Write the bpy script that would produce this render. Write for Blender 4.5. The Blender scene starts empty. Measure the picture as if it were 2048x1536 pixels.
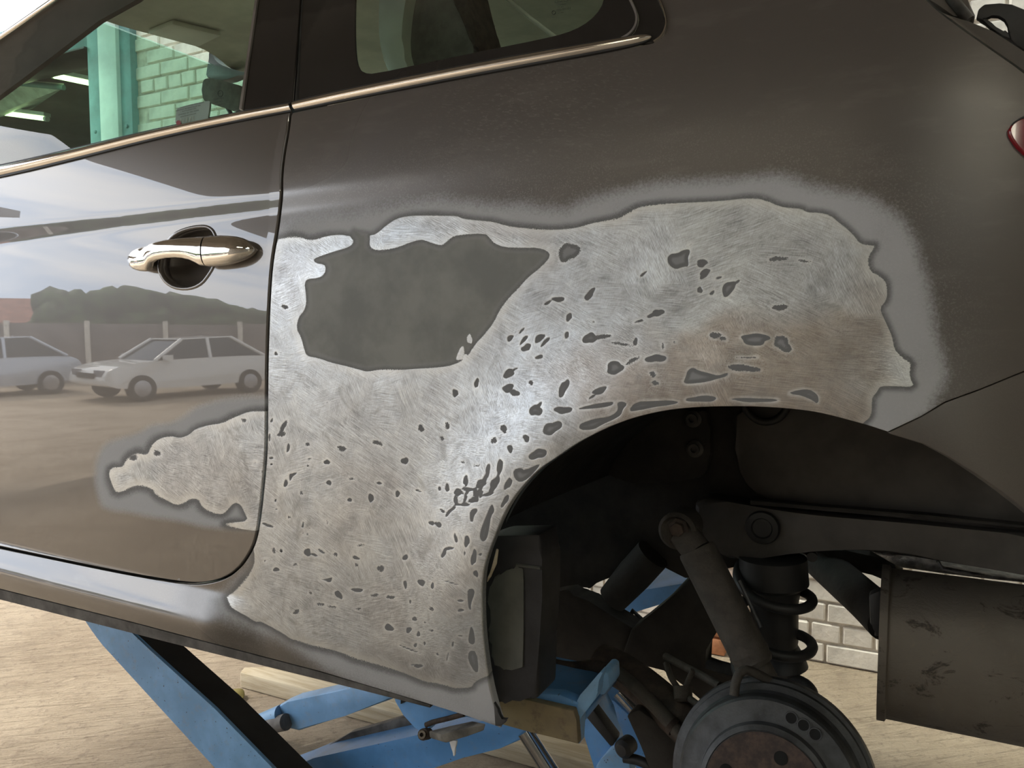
import bpy, bmesh, math, random
import numpy as np
from mathutils import Vector, Matrix
from mathutils.geometry import delaunay_2d_cdt
random.seed(7); np.random.seed(7)
SC = bpy.context.scene
COL = SC.collection

# ------------------------------------------------------------------ camera
CAM = np.array([0, -.862, 1.35]); FPX = 1540.
YAW = math.radians(26.8); PIT = math.radians(4.0)
FW = np.array([-math.sin(YAW)*math.cos(PIT), math.cos(YAW)*math.cos(PIT), -math.sin(PIT)])
RT = np.array([math.cos(YAW), math.sin(YAW), 0.]); UP = np.cross(RT, FW)
cd = bpy.data.cameras.new('camera'); cam = bpy.data.objects.new('camera', cd); COL.objects.link(cam)
cd.sensor_fit = 'HORIZONTAL'; cd.sensor_width = 36.; cd.lens = FPX/2048*36; cd.clip_start = .02; cd.clip_end = 300
cam.matrix_world = Matrix(((RT[0], UP[0], -FW[0], CAM[0]), (RT[1], UP[1], -FW[1], CAM[1]), (RT[2], UP[2], -FW[2], CAM[2]), (0, 0, 0, 1)))
SC.camera = cam

# ------------------------------------------------------------------ world, sun, exposure
vs = SC.view_settings
SC.display_settings.display_device = 'sRGB'
vs.view_transform = 'Standard'; vs.look = 'None'; vs.gamma = 1.; vs.use_curve_mapping = False
vs.exposure = 0.0
SKY = 4.2
w = bpy.data.worlds.new('cloudy_sky'); SC.world = w; w.use_nodes = True
nt = w.node_tree; nt.nodes.clear()
def wn(t, **k):
    n = nt.nodes.new(t)
    for a, b in k.items(): setattr(n, a, b)
    return n
tc = wn('ShaderNodeTexCoord'); mp = wn('ShaderNodeMapping'); mp.inputs['Scale'].default_value = (1.6, 1.6, 5.5)
nz = wn('ShaderNodeTexNoise'); nz.inputs['Scale'].default_value = 2.2; nz.inputs['Detail'].default_value = 6; nz.inputs['Roughness'].default_value = .55
rp = wn('ShaderNodeValToRGB'); e = rp.color_ramp.elements
e[0].position = .36; e[0].color = (.66, .75, .89, 1); e[1].position = .66; e[1].color = (1, 1, 1, 1)
m = e.new(.5); m.color = (.90, .925, .97, 1)
bg = wn('ShaderNodeBackground'); bg.inputs['Strength'].default_value = SKY; wo = wn('ShaderNodeOutputWorld')
for a, b in ((tc.outputs['Generated'], mp.inputs['Vector']), (mp.outputs['Vector'], nz.inputs['Vector']), (nz.outputs['Fac'], rp.inputs['Fac']),
             (rp.outputs['Color'], bg.inputs['Color']), (bg.outputs['Background'], wo.inputs['Surface'])): nt.links.new(a, b)
sd = bpy.data.lights.new('sun', 'SUN'); sd.energy = 5.0; sd.angle = math.radians(12); sd.color = (1, .9, .76)
so = bpy.data.objects.new('sun', sd); COL.objects.link(so)
so.rotation_euler = Vector((.62, .10, -.78)).to_track_quat('-Z', 'Y').to_euler()

# ------------------------------------------------------------------ projection helpers: pixel of the photograph -> point at a real depth
def ray(px, py):
    px = np.asarray(px, float); py = np.asarray(py, float)
    return FW + ((px-1024)/FPX)[..., None]*RT - ((py-768)/FPX)[..., None]*UP
def onY(px, py, Y):
    d = ray(px, py); t = (Y-CAM[1])/d[..., 1]; return CAM + d*t[..., None]
def onZ(px, py, Z):
    d = ray(px, py); t = (Z-CAM[2])/d[..., 2]; return CAM + d*t[..., None]
def P(px, py, Y): return Vector(onY(np.array(float(px)), np.array(float(py)), Y))

def sramp(t, wd): return wd*np.logaddexp(0, t/wd)
def sstep(t, a, b):
    t = np.clip((t-a)/(b-a), 0, 1); return t*t*(3-2*t)
def side(X, Z):
    """depth Y of the car's outer skin at (X, Z)"""
    X = np.asarray(X, float); Z = np.asarray(Z, float)
    zb = 1.690 + .03*(X+.85); zc = .018*(X+1)
    Y = (Z-1.35)**2/(2*6.1)
    fade = 1-.75*sstep(X, -.78, -.35)
    z1 = np.clip(1.42-.2*(X+1.15), 1.36, 1.52)
    t = np.clip(np.minimum(Z, 1.517+zc)-z1, 0, None); s1 = 1.1*np.clip(1.517+zc-z1, 0, None)
    Y = Y + (.55*t*t + s1*np.clip(Z-1.517-zc, 0, None))*(.55+.45*fade)
    A = .198+.09*sstep(X, -1.25, -.85); wd = .0028 + .012*(1-fade)
    Y = Y + fade*(-A*sramp(Z-1.522-zc, wd) + (A-.015)*sramp(Z-1.549-zc, wd))
    tt = np.clip(Z-1.56-zc, 0, None); Y = Y + .6*tt*np.minimum(tt, .3)
    t = np.clip(Z-zb+.03, 0, .06); u = np.clip(Z-zb-.03, 0, None)
    Y = Y - .06*(t*t/.12) - .06*u + .66*u*np.minimum(u, .4)
    Y = Y + np.where(X < -.8, .02*(X+.8)**2, 0)
    r = np.clip(X+.06, 0, None); Y = Y + .8*r**2 + 1.2*r**3
    # sill: proud of the door below its bottom edge
    ws = 1-sstep(X, -1.0, -.88)
    Y = Y + ws*(-.56*sramp(.927-Z, .0022) + .59*sramp(.877-Z, .005))
    Y = Y + 1.2*np.clip(.90-Z, 0, None)**2
    # swelling round the wheel arch
    d = np.sqrt((X+.165)**2+(Z-.95)**2)
    Y = Y - .022*np.exp(-((d-.33)/.085)**2)*sstep(Z, .8, 1.05)
    return Y
def hit(px, py, off=0.):
    d = ray(px, py); t = (0-CAM[1])/d[..., 1]
    for _ in range(40):
        Q = CAM + d*t[..., None]; t = t + .7*(side(Q[..., 0], Q[..., 2])-off-Q[..., 1])/d[..., 1]
    return CAM + d*t[..., None]
def snormal(Q, e=2e-4):
    fx = (side(Q[..., 0]+e, Q[..., 2])-side(Q[..., 0]-e, Q[..., 2]))/(2*e); fz = (side(Q[..., 0], Q[..., 2]+e)-side(Q[..., 0], Q[..., 2]-e))/(2*e)
    n = np.stack([fx, -np.ones_like(fx), fz], -1); return n/np.linalg.norm(n, axis=-1, keepdims=True)
def S(px, py, off=0.): return Vector(hit(np.array(float(px)), np.array(float(py)), off))

# ------------------------------------------------------------------ polygons
def resample(poly, step, closed=True):
    poly = np.asarray(poly, float); out = []
    n = len(poly)
    for i in range(n if closed else n-1):
        a, b = poly[i], poly[(i+1) % n]; k = max(1, int(math.ceil(np.hypot(*(b-a))/step)))
        for j in range(k): out.append(a+(b-a)*j/k)
    if not closed: out.append(poly[-1])
    return np.array(out)
def smooth(poly, it=2, closed=True):
    p = np.asarray(poly, float)
    for _ in range(it):
        if closed:
            q = np.roll(p, -1, 0); p = np.stack([.75*p+.25*q, .25*p+.75*q], 1).reshape(-1, 2)
        else:
            a, b = p[:-1], p[1:]; m = np.stack([.75*a+.25*b, .25*a+.75*b], 1).reshape(-1, 2); p = np.vstack([p[:1], m, p[-1:]])
    return p
def inside(pts, poly):
    r = np.zeros(len(pts), bool); n = len(poly); x, y = pts[:, 0], pts[:, 1]
    for i in range(n):
        a, b = poly[i], poly[(i+1) % n]
        if a[1] == b[1]: continue
        c = (a[1] > y) != (b[1] > y)
        r ^= c & (x < (b[0]-a[0])*(y-a[1])/(b[1]-a[1])+a[0])
    return r
def edist(pts, poly, closed=True):
    d = np.full(len(pts), 1e9); n = len(poly)
    for i in range(n if closed else n-1):
        a, b = poly[i], poly[(i+1) % n]; ab = b-a; L = ab@ab
        if L == 0: continue
        t = np.clip(((pts-a)@ab)/L, 0, 1); q = pts-a-t[:, None]*ab
        d = np.minimum(d, (q*q).sum(1))
    return np.sqrt(d)
def sdf(pts, poly):
    poly = np.asarray(poly, float); d = edist(pts, poly); return np.where(inside(pts, poly), d, -d)
def ell(cx, cy, rx, ry, deg=0, n=18):
    a = np.linspace(0, 2*math.pi, n, endpoint=False); c, s = math.cos(math.radians(deg)), math.sin(math.radians(deg))
    wob = 1+.16*np.sin(2*a+cx*.37)+.12*np.sin(3*a+cy*.53)+.07*np.sin(5*a+cx)
    x, y = rx*np.cos(a)*wob, ry*np.sin(a)*wob
    return np.stack([cx+x*c-y*s, cy+x*s+y*c], 1)
def offset(line, d):
    line = np.asarray(line, float); t = np.gradient(line, axis=0); t /= np.linalg.norm(t, axis=1, keepdims=True)
    return line + d*np.stack([-t[:, 1], t[:, 0]], 1)

# ------------------------------------------------------------------ object helpers
def link(name, me, mat, parent=None):
    o = bpy.data.objects.new(name, me); COL.objects.link(o)
    if mat is not None: me.materials.append(mat)
    if parent is not None:
        o.parent = parent; o.matrix_parent_inverse = Matrix.Translation(world_loc(parent)).inverted()
    return o
def world_loc(o):
    l = Vector(o.location)
    return l if o.parent is None else l   # parts keep world coordinates; only top-level empties are moved
def mesh(name, verts, faces, mat, parent=None, shade=False):
    me = bpy.data.meshes.new(name); me.from_pydata([tuple(v) for v in verts], [], faces); me.update()
    if shade: me.polygons.foreach_set('use_smooth', [True]*len(me.polygons))
    return link(name, me, mat, parent)
def bm_obj(name, bm, mat, parent=None, shade=False, angle=None):
    bmesh.ops.recalc_face_normals(bm, faces=bm.faces)
    me = bpy.data.meshes.new(name); bm.to_mesh(me); bm.free()
    if shade or angle:
        me.polygons.foreach_set('use_smooth', [True]*len(me.polygons))
        if angle: me.set_sharp_from_angle(angle=math.radians(angle))
    return link(name, me, mat, parent)
def tag(o, label, cat, group=None, kind=None):
    if label: o['label'] = label
    if cat: o['category'] = cat
    if group: o['group'] = group
    if kind: o['kind'] = kind
    return o
def thing(name, label, cat, loc=(0, 0, 0), group=None):
    o = bpy.data.objects.new(name, None); COL.objects.link(o); o.location = loc; o.empty_display_size = .1
    return tag(o, label, cat, group)
def bm_box(bm, c, s, rot=None):
    r = bmesh.ops.create_cube(bm, size=1.)['verts']
    for v in r:
        p = Vector((v.co.x*s[0], v.co.y*s[1], v.co.z*s[2]))
        if rot: p = rot @ p
        v.co = p+Vector(c)
    return r
def box(name, lo, hi, mat, parent=None, bev=0.):
    bm = bmesh.new(); bm_box(bm, [(a+b)/2 for a, b in zip(lo, hi)], [b-a for a, b in zip(lo, hi)])
    if bev: bmesh.ops.bevel(bm, geom=bm.edges[:], offset=bev, segments=2, affect='EDGES', profile=.5)
    return bm_obj(name, bm, mat, parent, angle=40 if bev else None)
def bm_prism(bm, front, vec, bev=0.):
    """closed prism: polygon of 3D points, pushed along vec"""
    vec = Vector(vec); a = [bm.verts.new(Vector(p)) for p in front]; b = [bm.verts.new(Vector(p)+vec) for p in front]; n = len(a)
    fs = [bm.faces.new(a), bm.faces.new(b[::-1])]
    for i in range(n): fs.append(bm.faces.new((a[(i+1) % n], a[i], b[i], b[(i+1) % n])))
    if bev:
        es = list({e for f in fs for e in f.edges})
        bmesh.ops.bevel(bm, geom=es, offset=bev, segments=2, affect='EDGES', profile=.5, clamp_overlap=True)
def slab(name, poly, Y, t, mat, parent=None, bev=.003, sm=0):
    """outline given in photograph pixels, standing at depth Y and t thick"""
    if sm: poly = smooth(poly, sm)
    bm = bmesh.new(); bm_prism(bm, [P(x, y, Y) for x, y in poly], (0, t, 0), bev)
    return bm_obj(name, bm, mat, parent, angle=35)
def bm_tube(bm, pts, r, n=12, cap=True):
    pts = [Vector(p) for p in pts]; k = len(pts); rings = []; rr = r if hasattr(r, '__len__') else [r]*k
    t0 = (pts[1]-pts[0]).normalized(); u = t0.orthogonal().normalized()
    for i in range(k):
        t = (pts[min(i+1, k-1)]-pts[max(i-1, 0)]).normalized(); u = (u-t*u.dot(t)).normalized(); v = t.cross(u)
        rings.append([bm.verts.new(pts[i]+rr[i]*(math.cos(a)*u+math.sin(a)*v)) for a in [2*math.pi*j/n for j in range(n)]])
    for i in range(k-1):
        for j in range(n): bm.faces.new((rings[i][j], rings[i][(j+1) % n], rings[i+1][(j+1) % n], rings[i+1][j]))
    if cap: bm.faces.new(rings[0][::-1]); bm.faces.new(rings[-1])
def tube(name, pts, r, mat, parent=None, n=12):
    bm = bmesh.new(); bm_tube(bm, pts, r, n); return bm_obj(name, bm, mat, parent, angle=50)
def spline(pts, k=8):
    pts = [Vector(p) for p in pts]; out = []; q = [pts[0]*2-pts[1]]+pts+[pts[-1]*2-pts[-2]]
    for i in range(1, len(q)-2):
        for j in range(k):
            t = j/k; a, b, c, d = q[i-1:i+3]
            out.append(.5*((2*b)+(c-a)*t+(2*a-5*b+4*c-d)*t*t+(3*b-a-3*c+d)*t**3))
    out.append(pts[-1]); return out
def lathe(name, c, axis, prof, mat, parent=None, n=48, angle=35):
    """prof: (radius, distance along axis); closed at both ends where the radius is 0"""
    axis = Vector(axis).normalized(); u = axis.orthogonal().normalized(); v = axis.cross(u); c = Vector(c); bm = bmesh.new(); R = []
    for r, h in prof:
        if r == 0: R.append([bm.verts.new(c+axis*h)])
        else: R.append([bm.verts.new(c+axis*h+r*(math.cos(2*math.pi*j/n)*u+math.sin(2*math.pi*j/n)*v)) for j in range(n)])
    for a, b in zip(R[:-1], R[1:]):
        for j in range(n):
            k = (j+1) % n
            f = [a[j % len(a)], a[k % len(a)], b[k % len(b)], b[j % len(b)]]
            f = [x for i, x in enumerate(f) if x not in f[:i]]
            if len(f) > 2: bm.faces.new(f)
    return bm_obj(name, bm, mat, parent, angle=angle)

def skin(name, poly, mat, parent, step=4., off=0., holes=(), flange=.013, attrs=None, ns=None, arc=2.):
    """a sheet-metal part of the car's skin: fine grid inside, exact cut along its outline, edges rolled inwards"""
    loops = [resample(poly, max(step, 3.))]+[resample(h, max(step*.75, 2.5)) for h in holes]
    P0 = loops[0]; mn, mx = P0.min(0), P0.max(0)
    xs = np.arange(mn[0]+step*.37, mx[0], step); ys = np.arange(mn[1]+step*.41, mx[1], step)
    gx, gy = np.meshgrid(xs, ys); G = np.stack([gx.ravel(), gy.ravel()], 1)
    ok = inside(G, P0)
    for h in loops[1:]: ok &= ~inside(G, h)
    # distance only near the outline: cells crossed by it
    near = np.zeros_like(gx, bool)
    for L in loops:
        Lf = resample(L, step*.4)
        ix = np.round((Lf[:, 0]-xs[0])/step).astype(int); iy = np.round((Lf[:, 1]-ys[0])/step).astype(int)
        g = (ix >= 0) & (iy >= 0) & (ix < len(xs)) & (iy < len(ys)); near[iy[g], ix[g]] = True
    okg = ok.reshape(gx.shape) & ~near
    cell = okg[:-1, :-1] & okg[1:, :-1] & okg[:-1, 1:] & okg[1:, 1:]
    ny, nx = gx.shape; idx = np.arange(nx*ny).reshape(ny, nx)
    q = np.stack([idx[:-1, :-1], idx[:-1, 1:], idx[1:, 1:], idx[1:, :-1]], -1)[cell]
    used = np.zeros(nx*ny, bool); used[q.ravel()] = True
    # border edges of the kept cells
    cp = np.pad(cell, 1); be = []
    up = cell & ~cp[:-2, 1:-1]; dn = cell & ~cp[2:, 1:-1]; lf = cell & ~cp[1:-1, :-2]; rg = cell & ~cp[1:-1, 2:]
    for mk, a, b in ((up, (0, 0), (0, 1)), (dn, (1, 0), (1, 1)), (lf, (0, 0), (1, 0)), (rg, (0, 1), (1, 1))):
        I, J = np.nonzero(mk); be += list(zip(idx[I+a[0], J+a[1]], idx[I+b[0], J+b[1]]))
    bset = sorted({int(x) for e in be for x in e}); bmap = {g: i for i, g in enumerate(bset)}
    cv = [Vector(G[g]) for g in bset]; ce = [(bmap[int(a)], bmap[int(b)]) for a, b in be]
    loopids = []
    for L in loops:
        s = len(cv); cv += [Vector(p) for p in L]; n = len(L); ce += [(s+i, s+(i+1) % n) for i in range(n)]; loopids.append((s, n))
    ov, oe, of, oiv, _, _ = delaunay_2d_cdt(cv, ce, [], 0, 1e-5)
    pts = [G[used]]; remap = -np.ones(nx*ny, int); remap[used] = np.arange(used.sum()); cnt = int(used.sum())
    vid = []; extra = []; loopv = {}
    for i, p in enumerate(ov):
        src = [s for s in oiv[i]]
        gsrc = [s for s in src if s < len(bset)]
        if gsrc: vid.append(int(remap[bset[gsrc[0]]]))
        else: vid.append(cnt+len(extra)); extra.append((p.x, p.y))
        for s in src: loopv[s] = vid[-1]
    tri = np.array([f for f in of if len(f) == 3]); T = np.array([(p.x, p.y) for p in ov])
    cen = T[tri].mean(1); keep = inside(cen, P0)
    for h in loops[1:]: keep &= ~inside(cen, h)
    ci = np.floor((cen[:, 0]-xs[0])/step).astype(int); cj = np.floor((cen[:, 1]-ys[0])/step).astype(int)
    inb = (ci >= 0) & (cj >= 0) & (ci < nx-1) & (cj < ny-1); kc = np.zeros(len(cen), bool); kc[inb] = cell[cj[inb], ci[inb]]
    tri = tri[keep & ~kc]
    px = np.vstack([G[used], np.array(extra)]) if extra else G[used]
    faces = [tuple(int(v) for v in remap[f]) for f in q]
    vid = np.array(vid); 
    for f in tri:
        a, b, c = (int(vid[k]) for k in f)
        if len({a, b, c}) == 3: faces.append((a, b, c))
    V = hit(px[:, 0], px[:, 1], off); N = snormal(V)
    verts = list(map(tuple, V)); norms = list(map(tuple, N)); allpx = [px]
    # make every face look outwards (towards -Y)
    fx = []
    for f in faces:
        a, b, c = (V[f[0]], V[f[1]], V[f[2]])
        fx.append(f if np.cross(b-a, c-a)@N[f[0]] > 0 else f[::-1])
    faces = fx
    if flange:
        for li, (s, n) in enumerate(loopids):
            L = loops[li]; sg = 1.
            area = .5*np.sum(L[:, 0]*np.roll(L[:, 1], -1)-np.roll(L[:, 0], -1)*L[:, 1])
            t = np.roll(L, -1, 0)-np.roll(L, 1, 0); t /= np.maximum(np.linalg.norm(t, axis=1, keepdims=True), 1e-9)
            out = np.stack([t[:, 1], -t[:, 0]], 1)*(1 if area > 0 else -1)*(1 if li == 0 else -1)
            rings = []
            ak = arc if li == 0 else arc*2.6
            for k, (o_, dpt) in enumerate(((0, 0), (.55*ak, .0012*ak/2 if ak else .0012), (ak, .0035*max(1, ak/2)), (ak, max(flange, .005*ak/2)))):
                R = L+out*o_; Q = hit(R[:, 0], R[:, 1], off); Nn = snormal(Q); Q2 = Q-Nn*dpt
                o3 = hit((R+out*2)[:, 0], (R+out*2)[:, 1], off)-hit((R-out*2)[:, 0], (R-out*2)[:, 1], off); o3 /= np.linalg.norm(o3, axis=1, keepdims=True)
                bl = (0, .5, .95, 1)[k]; nn = Nn*(1-bl)+o3*bl; nn /= np.linalg.norm(nn, axis=1, keepdims=True)
                st = len(verts); verts += list(map(tuple, Q2)); norms += list(map(tuple, nn)); allpx.append(R); rings.append(st)
            for a, b in zip(rings[:-1], rings[1:]):
                for i in range(n):
                    j = (i+1) % n; f = (a+i, a+j, b+j, b+i)
                    A, B, C = (np.array(verts[f[0]]), np.array(verts[f[1]]), np.array(verts[f[2]]))
                    faces.append(f if np.cross(B-A, C-A)@np.array(norms[f[3]]) > 0 else f[::-1])
    me = bpy.data.meshes.new(name); me.from_pydata(verts, [], faces); me.update()
    me.polygons.foreach_set('use_smooth', [True]*len(me.polygons))
    me.normals_split_custom_set_from_vertices(norms)
    if attrs:
        A = attrs(np.vstack(allpx))
        for k, v in A.items():
            at = me.attributes.new(k, 'FLOAT', 'POINT'); at.data.foreach_set('value', np.asarray(v, np.float32))
    return link(name, me, mat, parent)

def ribbon(name, line, prof, mat, parent, widths=None, off=0.):
    """a bead laid along the car's skin: line in pixels; prof = [(px across, metres proud)]"""
    line = np.asarray(line, float); k = len(line); t = np.gradient(line, axis=0); t /= np.linalg.norm(t, axis=1, keepdims=True); nrm = np.stack([-t[:, 1], t[:, 0]], 1)
    wv = np.ones(k) if widths is None else np.interp(np.linspace(0, 1, k), np.linspace(0, 1, len(widths)), widths)
    bm = bmesh.new(); rows = []
    for a, h in prof:
        q = line+nrm*(a*wv)[:, None]; Q = hit(q[:, 0], q[:, 1], off); N = snormal(Q); rows.append([bm.verts.new(Vector(x)) for x in Q+N*(h*np.minimum(wv, 1))[:, None]])
    for r0, r1 in zip(rows[:-1], rows[1:]):
        for i in range(k-1): bm.faces.new((r0[i], r0[i+1], r1[i+1], r1[i]))
    bm.faces.new([r[0] for r in rows]); bm.faces.new([r[-1] for r in rows][::-1])
    for i in range(k-1): bm.faces.new((rows[0][i+1], rows[0][i], rows[-1][i], rows[-1][i+1]))
    return bm_obj(name, bm, mat, parent, angle=50)

# ------------------------------------------------------------------ materials
def lin(r, g, b): return tuple(((c/255)/12.92 if c/255 <= .04045 else ((c/255+.055)/1.055)**2.4) for c in (r, g, b))+(1,)
class NT:
    def __init__(s, name):
        s.m = bpy.data.materials.new(name); s.m.use_nodes = True; s.t = s.m.node_tree; s.b = s.t.nodes['Principled BSDF']; s.o = s.t.nodes['Material Output']
        s._tc = None
    def n(s, ty, **k):
        x = s.t.nodes.new(ty)
        for a, b in k.items(): setattr(x, a, b)
        return x
    def set(s, inp, v):
        if isinstance(v, bpy.types.NodeSocket): s.t.links.new(v, inp)
        elif isinstance(v, (int, float)) and inp.type == 'RGBA': inp.default_value = (v, v, v, 1)
        else: inp.default_value = v
    def p(s, **k):
        for a, v in k.items(): s.set(s.b.inputs[a.replace('_', ' ')], v)
        return s
    def co(s):
        if s._tc is None: s._tc = s.n('ShaderNodeTexCoord')
        return s._tc.outputs['Object']
    def map(s, scale=(1, 1, 1), rot=(0, 0, 0), loc=(0, 0, 0), v=None):
        # rotate first, then stretch
        a = s.n('ShaderNodeMapping'); s.set(a.inputs['Vector'], v or s.co()); a.inputs['Rotation'].default_value = [math.radians(x) for x in rot]; a.inputs['Location'].default_value = loc
        b = s.n('ShaderNodeMapping'); s.set(b.inputs['Vector'], a.outputs[0]); b.inputs['Scale'].default_value = scale
        return b.outputs[0]
    def noise(s, scale=5., detail=3., rough=.5, v=None, dist=0.):
        x = s.n('ShaderNodeTexNoise'); s.set(x.inputs['Vector'], v or s.co()); x.inputs['Scale'].default_value = scale; x.inputs['Detail'].default_value = detail; x.inputs['Roughness'].default_value = rough; x.inputs['Distortion'].default_value = dist
        return x.outputs['Fac']
    def attr(s, name): return s.n('ShaderNodeAttribute', attribute_name=name).outputs['Fac']
    def math(s, op, a, b=0., c=0., clamp=False):
        x = s.n('ShaderNodeMath', operation=op); x.use_clamp = clamp
        for i, v in enumerate((a, b, c)): s.set(x.inputs[i], v)
        return x.outputs[0]
    def rng(s, v, a, b, c=0., d=1., smooth=True):
        x = s.n('ShaderNodeMapRange'); x.interpolation_type = 'SMOOTHSTEP' if smooth else 'LINEAR'
        for i, q in zip(('Value', 'From Min', 'From Max', 'To Min', 'To Max'), (v, a, b, c, d)): s.set(x.inputs[i], q)
        return x.outputs[0]
    def mix(s, f, a, b, mode='MIX'):
        x = s.n('ShaderNodeMix', data_type='RGBA', blend_type=mode); s.set(x.inputs[0], f); s.set(x.inputs[6], a); s.set(x.inputs[7], b); return x.outputs[2]
    def fmix(s, f, a, b):
        x = s.n('ShaderNodeMix', data_type='FLOAT'); s.set(x.inputs[0], f); s.set(x.inputs[2], a); s.set(x.inputs[3], b); return x.outputs[0]
    def bump(s, h, st=.2, d=.002):
        x = s.n('ShaderNodeBump'); x.inputs['Strength'].default_value = st; x.inputs['Distance'].default_value = d; s.set(x.inputs['Height'], h); return x.outputs[0]
def simple(name, col, rough=.5, metal=0., var=.15, sc=12., bump=0., bsc=60., coat=0.):
    m = NT(name); n = m.noise(sc, 4, .6)
    c2 = tuple(c*(1-var*1.6) for c in col[:3])+(1,); c1 = tuple(min(1, c*(1+var)) for c in col[:3])+(1,)
    m.p(Base_Color=m.mix(m.rng(n, .3, .7), c2, c1), Roughness=rough, Metallic=metal)
    if coat: m.p(Coat_Weight=coat, Coat_Roughness=.05)
    if bump: m.p(Normal=m.bump(m.noise(bsc, 5, .6), bump, .003))
    return m.m
M = {}
BROWN = (.112, .099, .088, 1)
PRIM = (.41, .42, .435, 1); PDARK = (.15, .153, .156, 1)
def sanded(name, glossy):
    m = NT(name)
    sx = m.n('ShaderNodeSeparateXYZ'); m.set(sx.inputs[0], m.co()); gl = m.rng(sx.outputs[0], -.60, -.84)
    n_f = m.noise(420, 3, .6); n_m = m.noise(60, 4, .6); n_l = m.noise(9, 4, .55)
    jit = m.math('MULTIPLY', m.math('SUBTRACT', m.noise(700, 2, .5), .5), 5.)
    fz = m.rng(n_l, .45, .7, .35, 2.6)
    jf = m.math('MULTIPLY', jit, fz)
    b = m.math('ADD', m.attr('bare'), jf); s = m.math('ADD', m.attr('spot'), m.math('MULTIPLY', jit, m.attr('fuzz'))); p = m.attr('prim')
    # brushed swirls: stretched noise in several directions, masked by large noise
    def streak(rot, k, l, sc=1.):
        return m.noise(1., 2, .6, m.map((900*sc, 900*sc, 55*sc), (0, rot, 0), (k, 0, l)), .25)
    A_, B_, C_, D_ = streak(62, 0, 0), streak(108, 3, 1), streak(25, 5, 2), streak(85, 1, 7)
    k1 = m.rng(m.noise(7, 2, .5, m.map((1, 1, 1), (0, 0, 0), (4, 2, 1))), .44, .56); k2 = m.rng(m.noise(9, 2, .5, m.map((1, 1, 1), (0, 0, 0), (9, 3, 5))), .44, .56); k3 = m.rng(m.noise(12, 2, .5, m.map((1, 1, 1), (0, 0, 0), (2, 8, 4))), .52, .6)
    st = m.fmix(k3, m.fmix(k1, A_, m.fmix(k2, B_, C_)), D_)
    cross = m.noise(1, 2, .6, m.map((1300, 1300, 90), (0, 160, 0)), .1)
    blot = m.noise(16, 4, .6, m.map((1, 1, 1), (0, 20, 0)), .6); blot2 = m.noise(42, 4, .65)
    # metal colour, with sky light painted in towards the front
    tone = m.math('ADD', m.math('MULTIPLY', m.math('SUBTRACT', st, .5), 1.5), m.math('MULTIPLY', m.math('SUBTRACT', blot, .5), .95))
    tone = m.math('ADD', tone, m.math('MULTIPLY', m.math('SUBTRACT', cross, .5), .7)); tone = m.math('ADD', tone, m.math('MULTIPLY', m.math('SUBTRACT', blot2, .5), .45))
    tone = m.math('ADD', tone, .5, clamp=True)
    tint = m.rng(m.noise(5.5, 3, .5, m.map((1, 1, 1), (0, 0, 0), (3, 3, 8))), .42, .6)
    tint = m.math('MULTIPLY', tint, m.rng(sx.outputs[0], -.75, -.15, .25, 1.))  # warm tint fades towards the front, imitating cool sky light
    lo = m.mix(tint, lin(128, 128, 130), lin(120, 109, 101)); hi = m.mix(tint, lin(226, 233, 238), lin(184, 174, 163))
    met = m.mix(tone, lo, hi)
    wisp = m.math('MULTIPLY', m.rng(m.noise(20, 6, .68, m.map((1, 1, 1), (0, 35, 0), (1, 6, 2)), 1.6), .50, .66), m.rng(m.math('ADD', st, m.math('MULTIPLY', cross, .5)), .55, .95)); met = m.mix(m.math('MULTIPLY', wisp, m.rng(sx.outputs[0], -.1, -.6, .22, .62)), met, lin(226, 230, 230))  # sanding wisps, painted whiter towards the front as if skylit
    dim = m.rng(m.noise(15, 5, .65, m.map((1, 1, 1), (0, -40, 0), (7, 1, 3)), 1.2), .54, .70); met = m.mix(m.math('MULTIPLY', dim, .5), met, lin(112, 110, 108))
    halo = m.math('MULTIPLY', m.rng(s, -9, -.5), m.rng(n_m, .3, .7, .3, .75)); met = m.mix(halo, met, lin(226, 228, 228))
    rim = m.math('MULTIPLY', m.rng(b, 22, 1), m.rng(n_l, .35, .65, .25, .7)); met = m.mix(rim, met, lin(222, 222, 218))
    # primer and filler under the paint
    pr = m.mix(m.rng(m.math('ADD', b, m.math('MULTIPLY', m.math('SUBTRACT', n_l, .5), 16)), -17, -2), PRIM, PDARK)
    pr = m.mix(m.math('MULTIPLY', m.rng(n_f, .45, .75), .18), pr, lin(190, 192, 194))
    fil = m.mix(m.rng(m.noise(11, 5, .6), .35, .65), lin(116, 118, 115), lin(136, 137, 133)); pr = m.mix(m.rng(m.attr('fill'), -2, 14), pr, fil)
    # paint
    dust = m.math('MULTIPLY', m.rng(p, -170, 0), m.rng(m.noise(520, 2, .7), .5, .68)); dust = m.math('MULTIPLY', dust, m.rng(n_l, .3, .65, .25, 1.))
    haze = m.math('MULTIPLY', m.rng(m.noise(14, 4, .6, m.map((1, 1, 3.5))), .5, .72), .0 if glossy else .22)
    br = m.mix(m.math('MULTIPLY', m.noise(900, 1, .5), .35), BROWN, (.14, .122, .106, 1))
    if not glossy: br = m.mix(m.math('MULTIPLY', dust, .55), m.mix(haze, br, (.21, .19, .17, 1)), (.26, .245, .225, 1))
    if not glossy:
        vd = m.n('ShaderNodeVectorMath', operation='DISTANCE'); m.set(vd.inputs[0], m.map((1, 0, 1.9))); vd.inputs[1].default_value = (-.43, 0, 1.63*1.9)
        sc_ = m.math('MULTIPLY', m.rng(vd.outputs['Value'], .24, .03), m.rng(m.noise(1, 4, .7, m.map((130, 130, 420), (0, -14, 0))), .52, .68)); br = m.mix(m.math('MULTIPLY', sc_, m.math('MULTIPLY', m.noise(600, 2, .6), .8)), br, (.27, .25, .23, 1))
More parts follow.
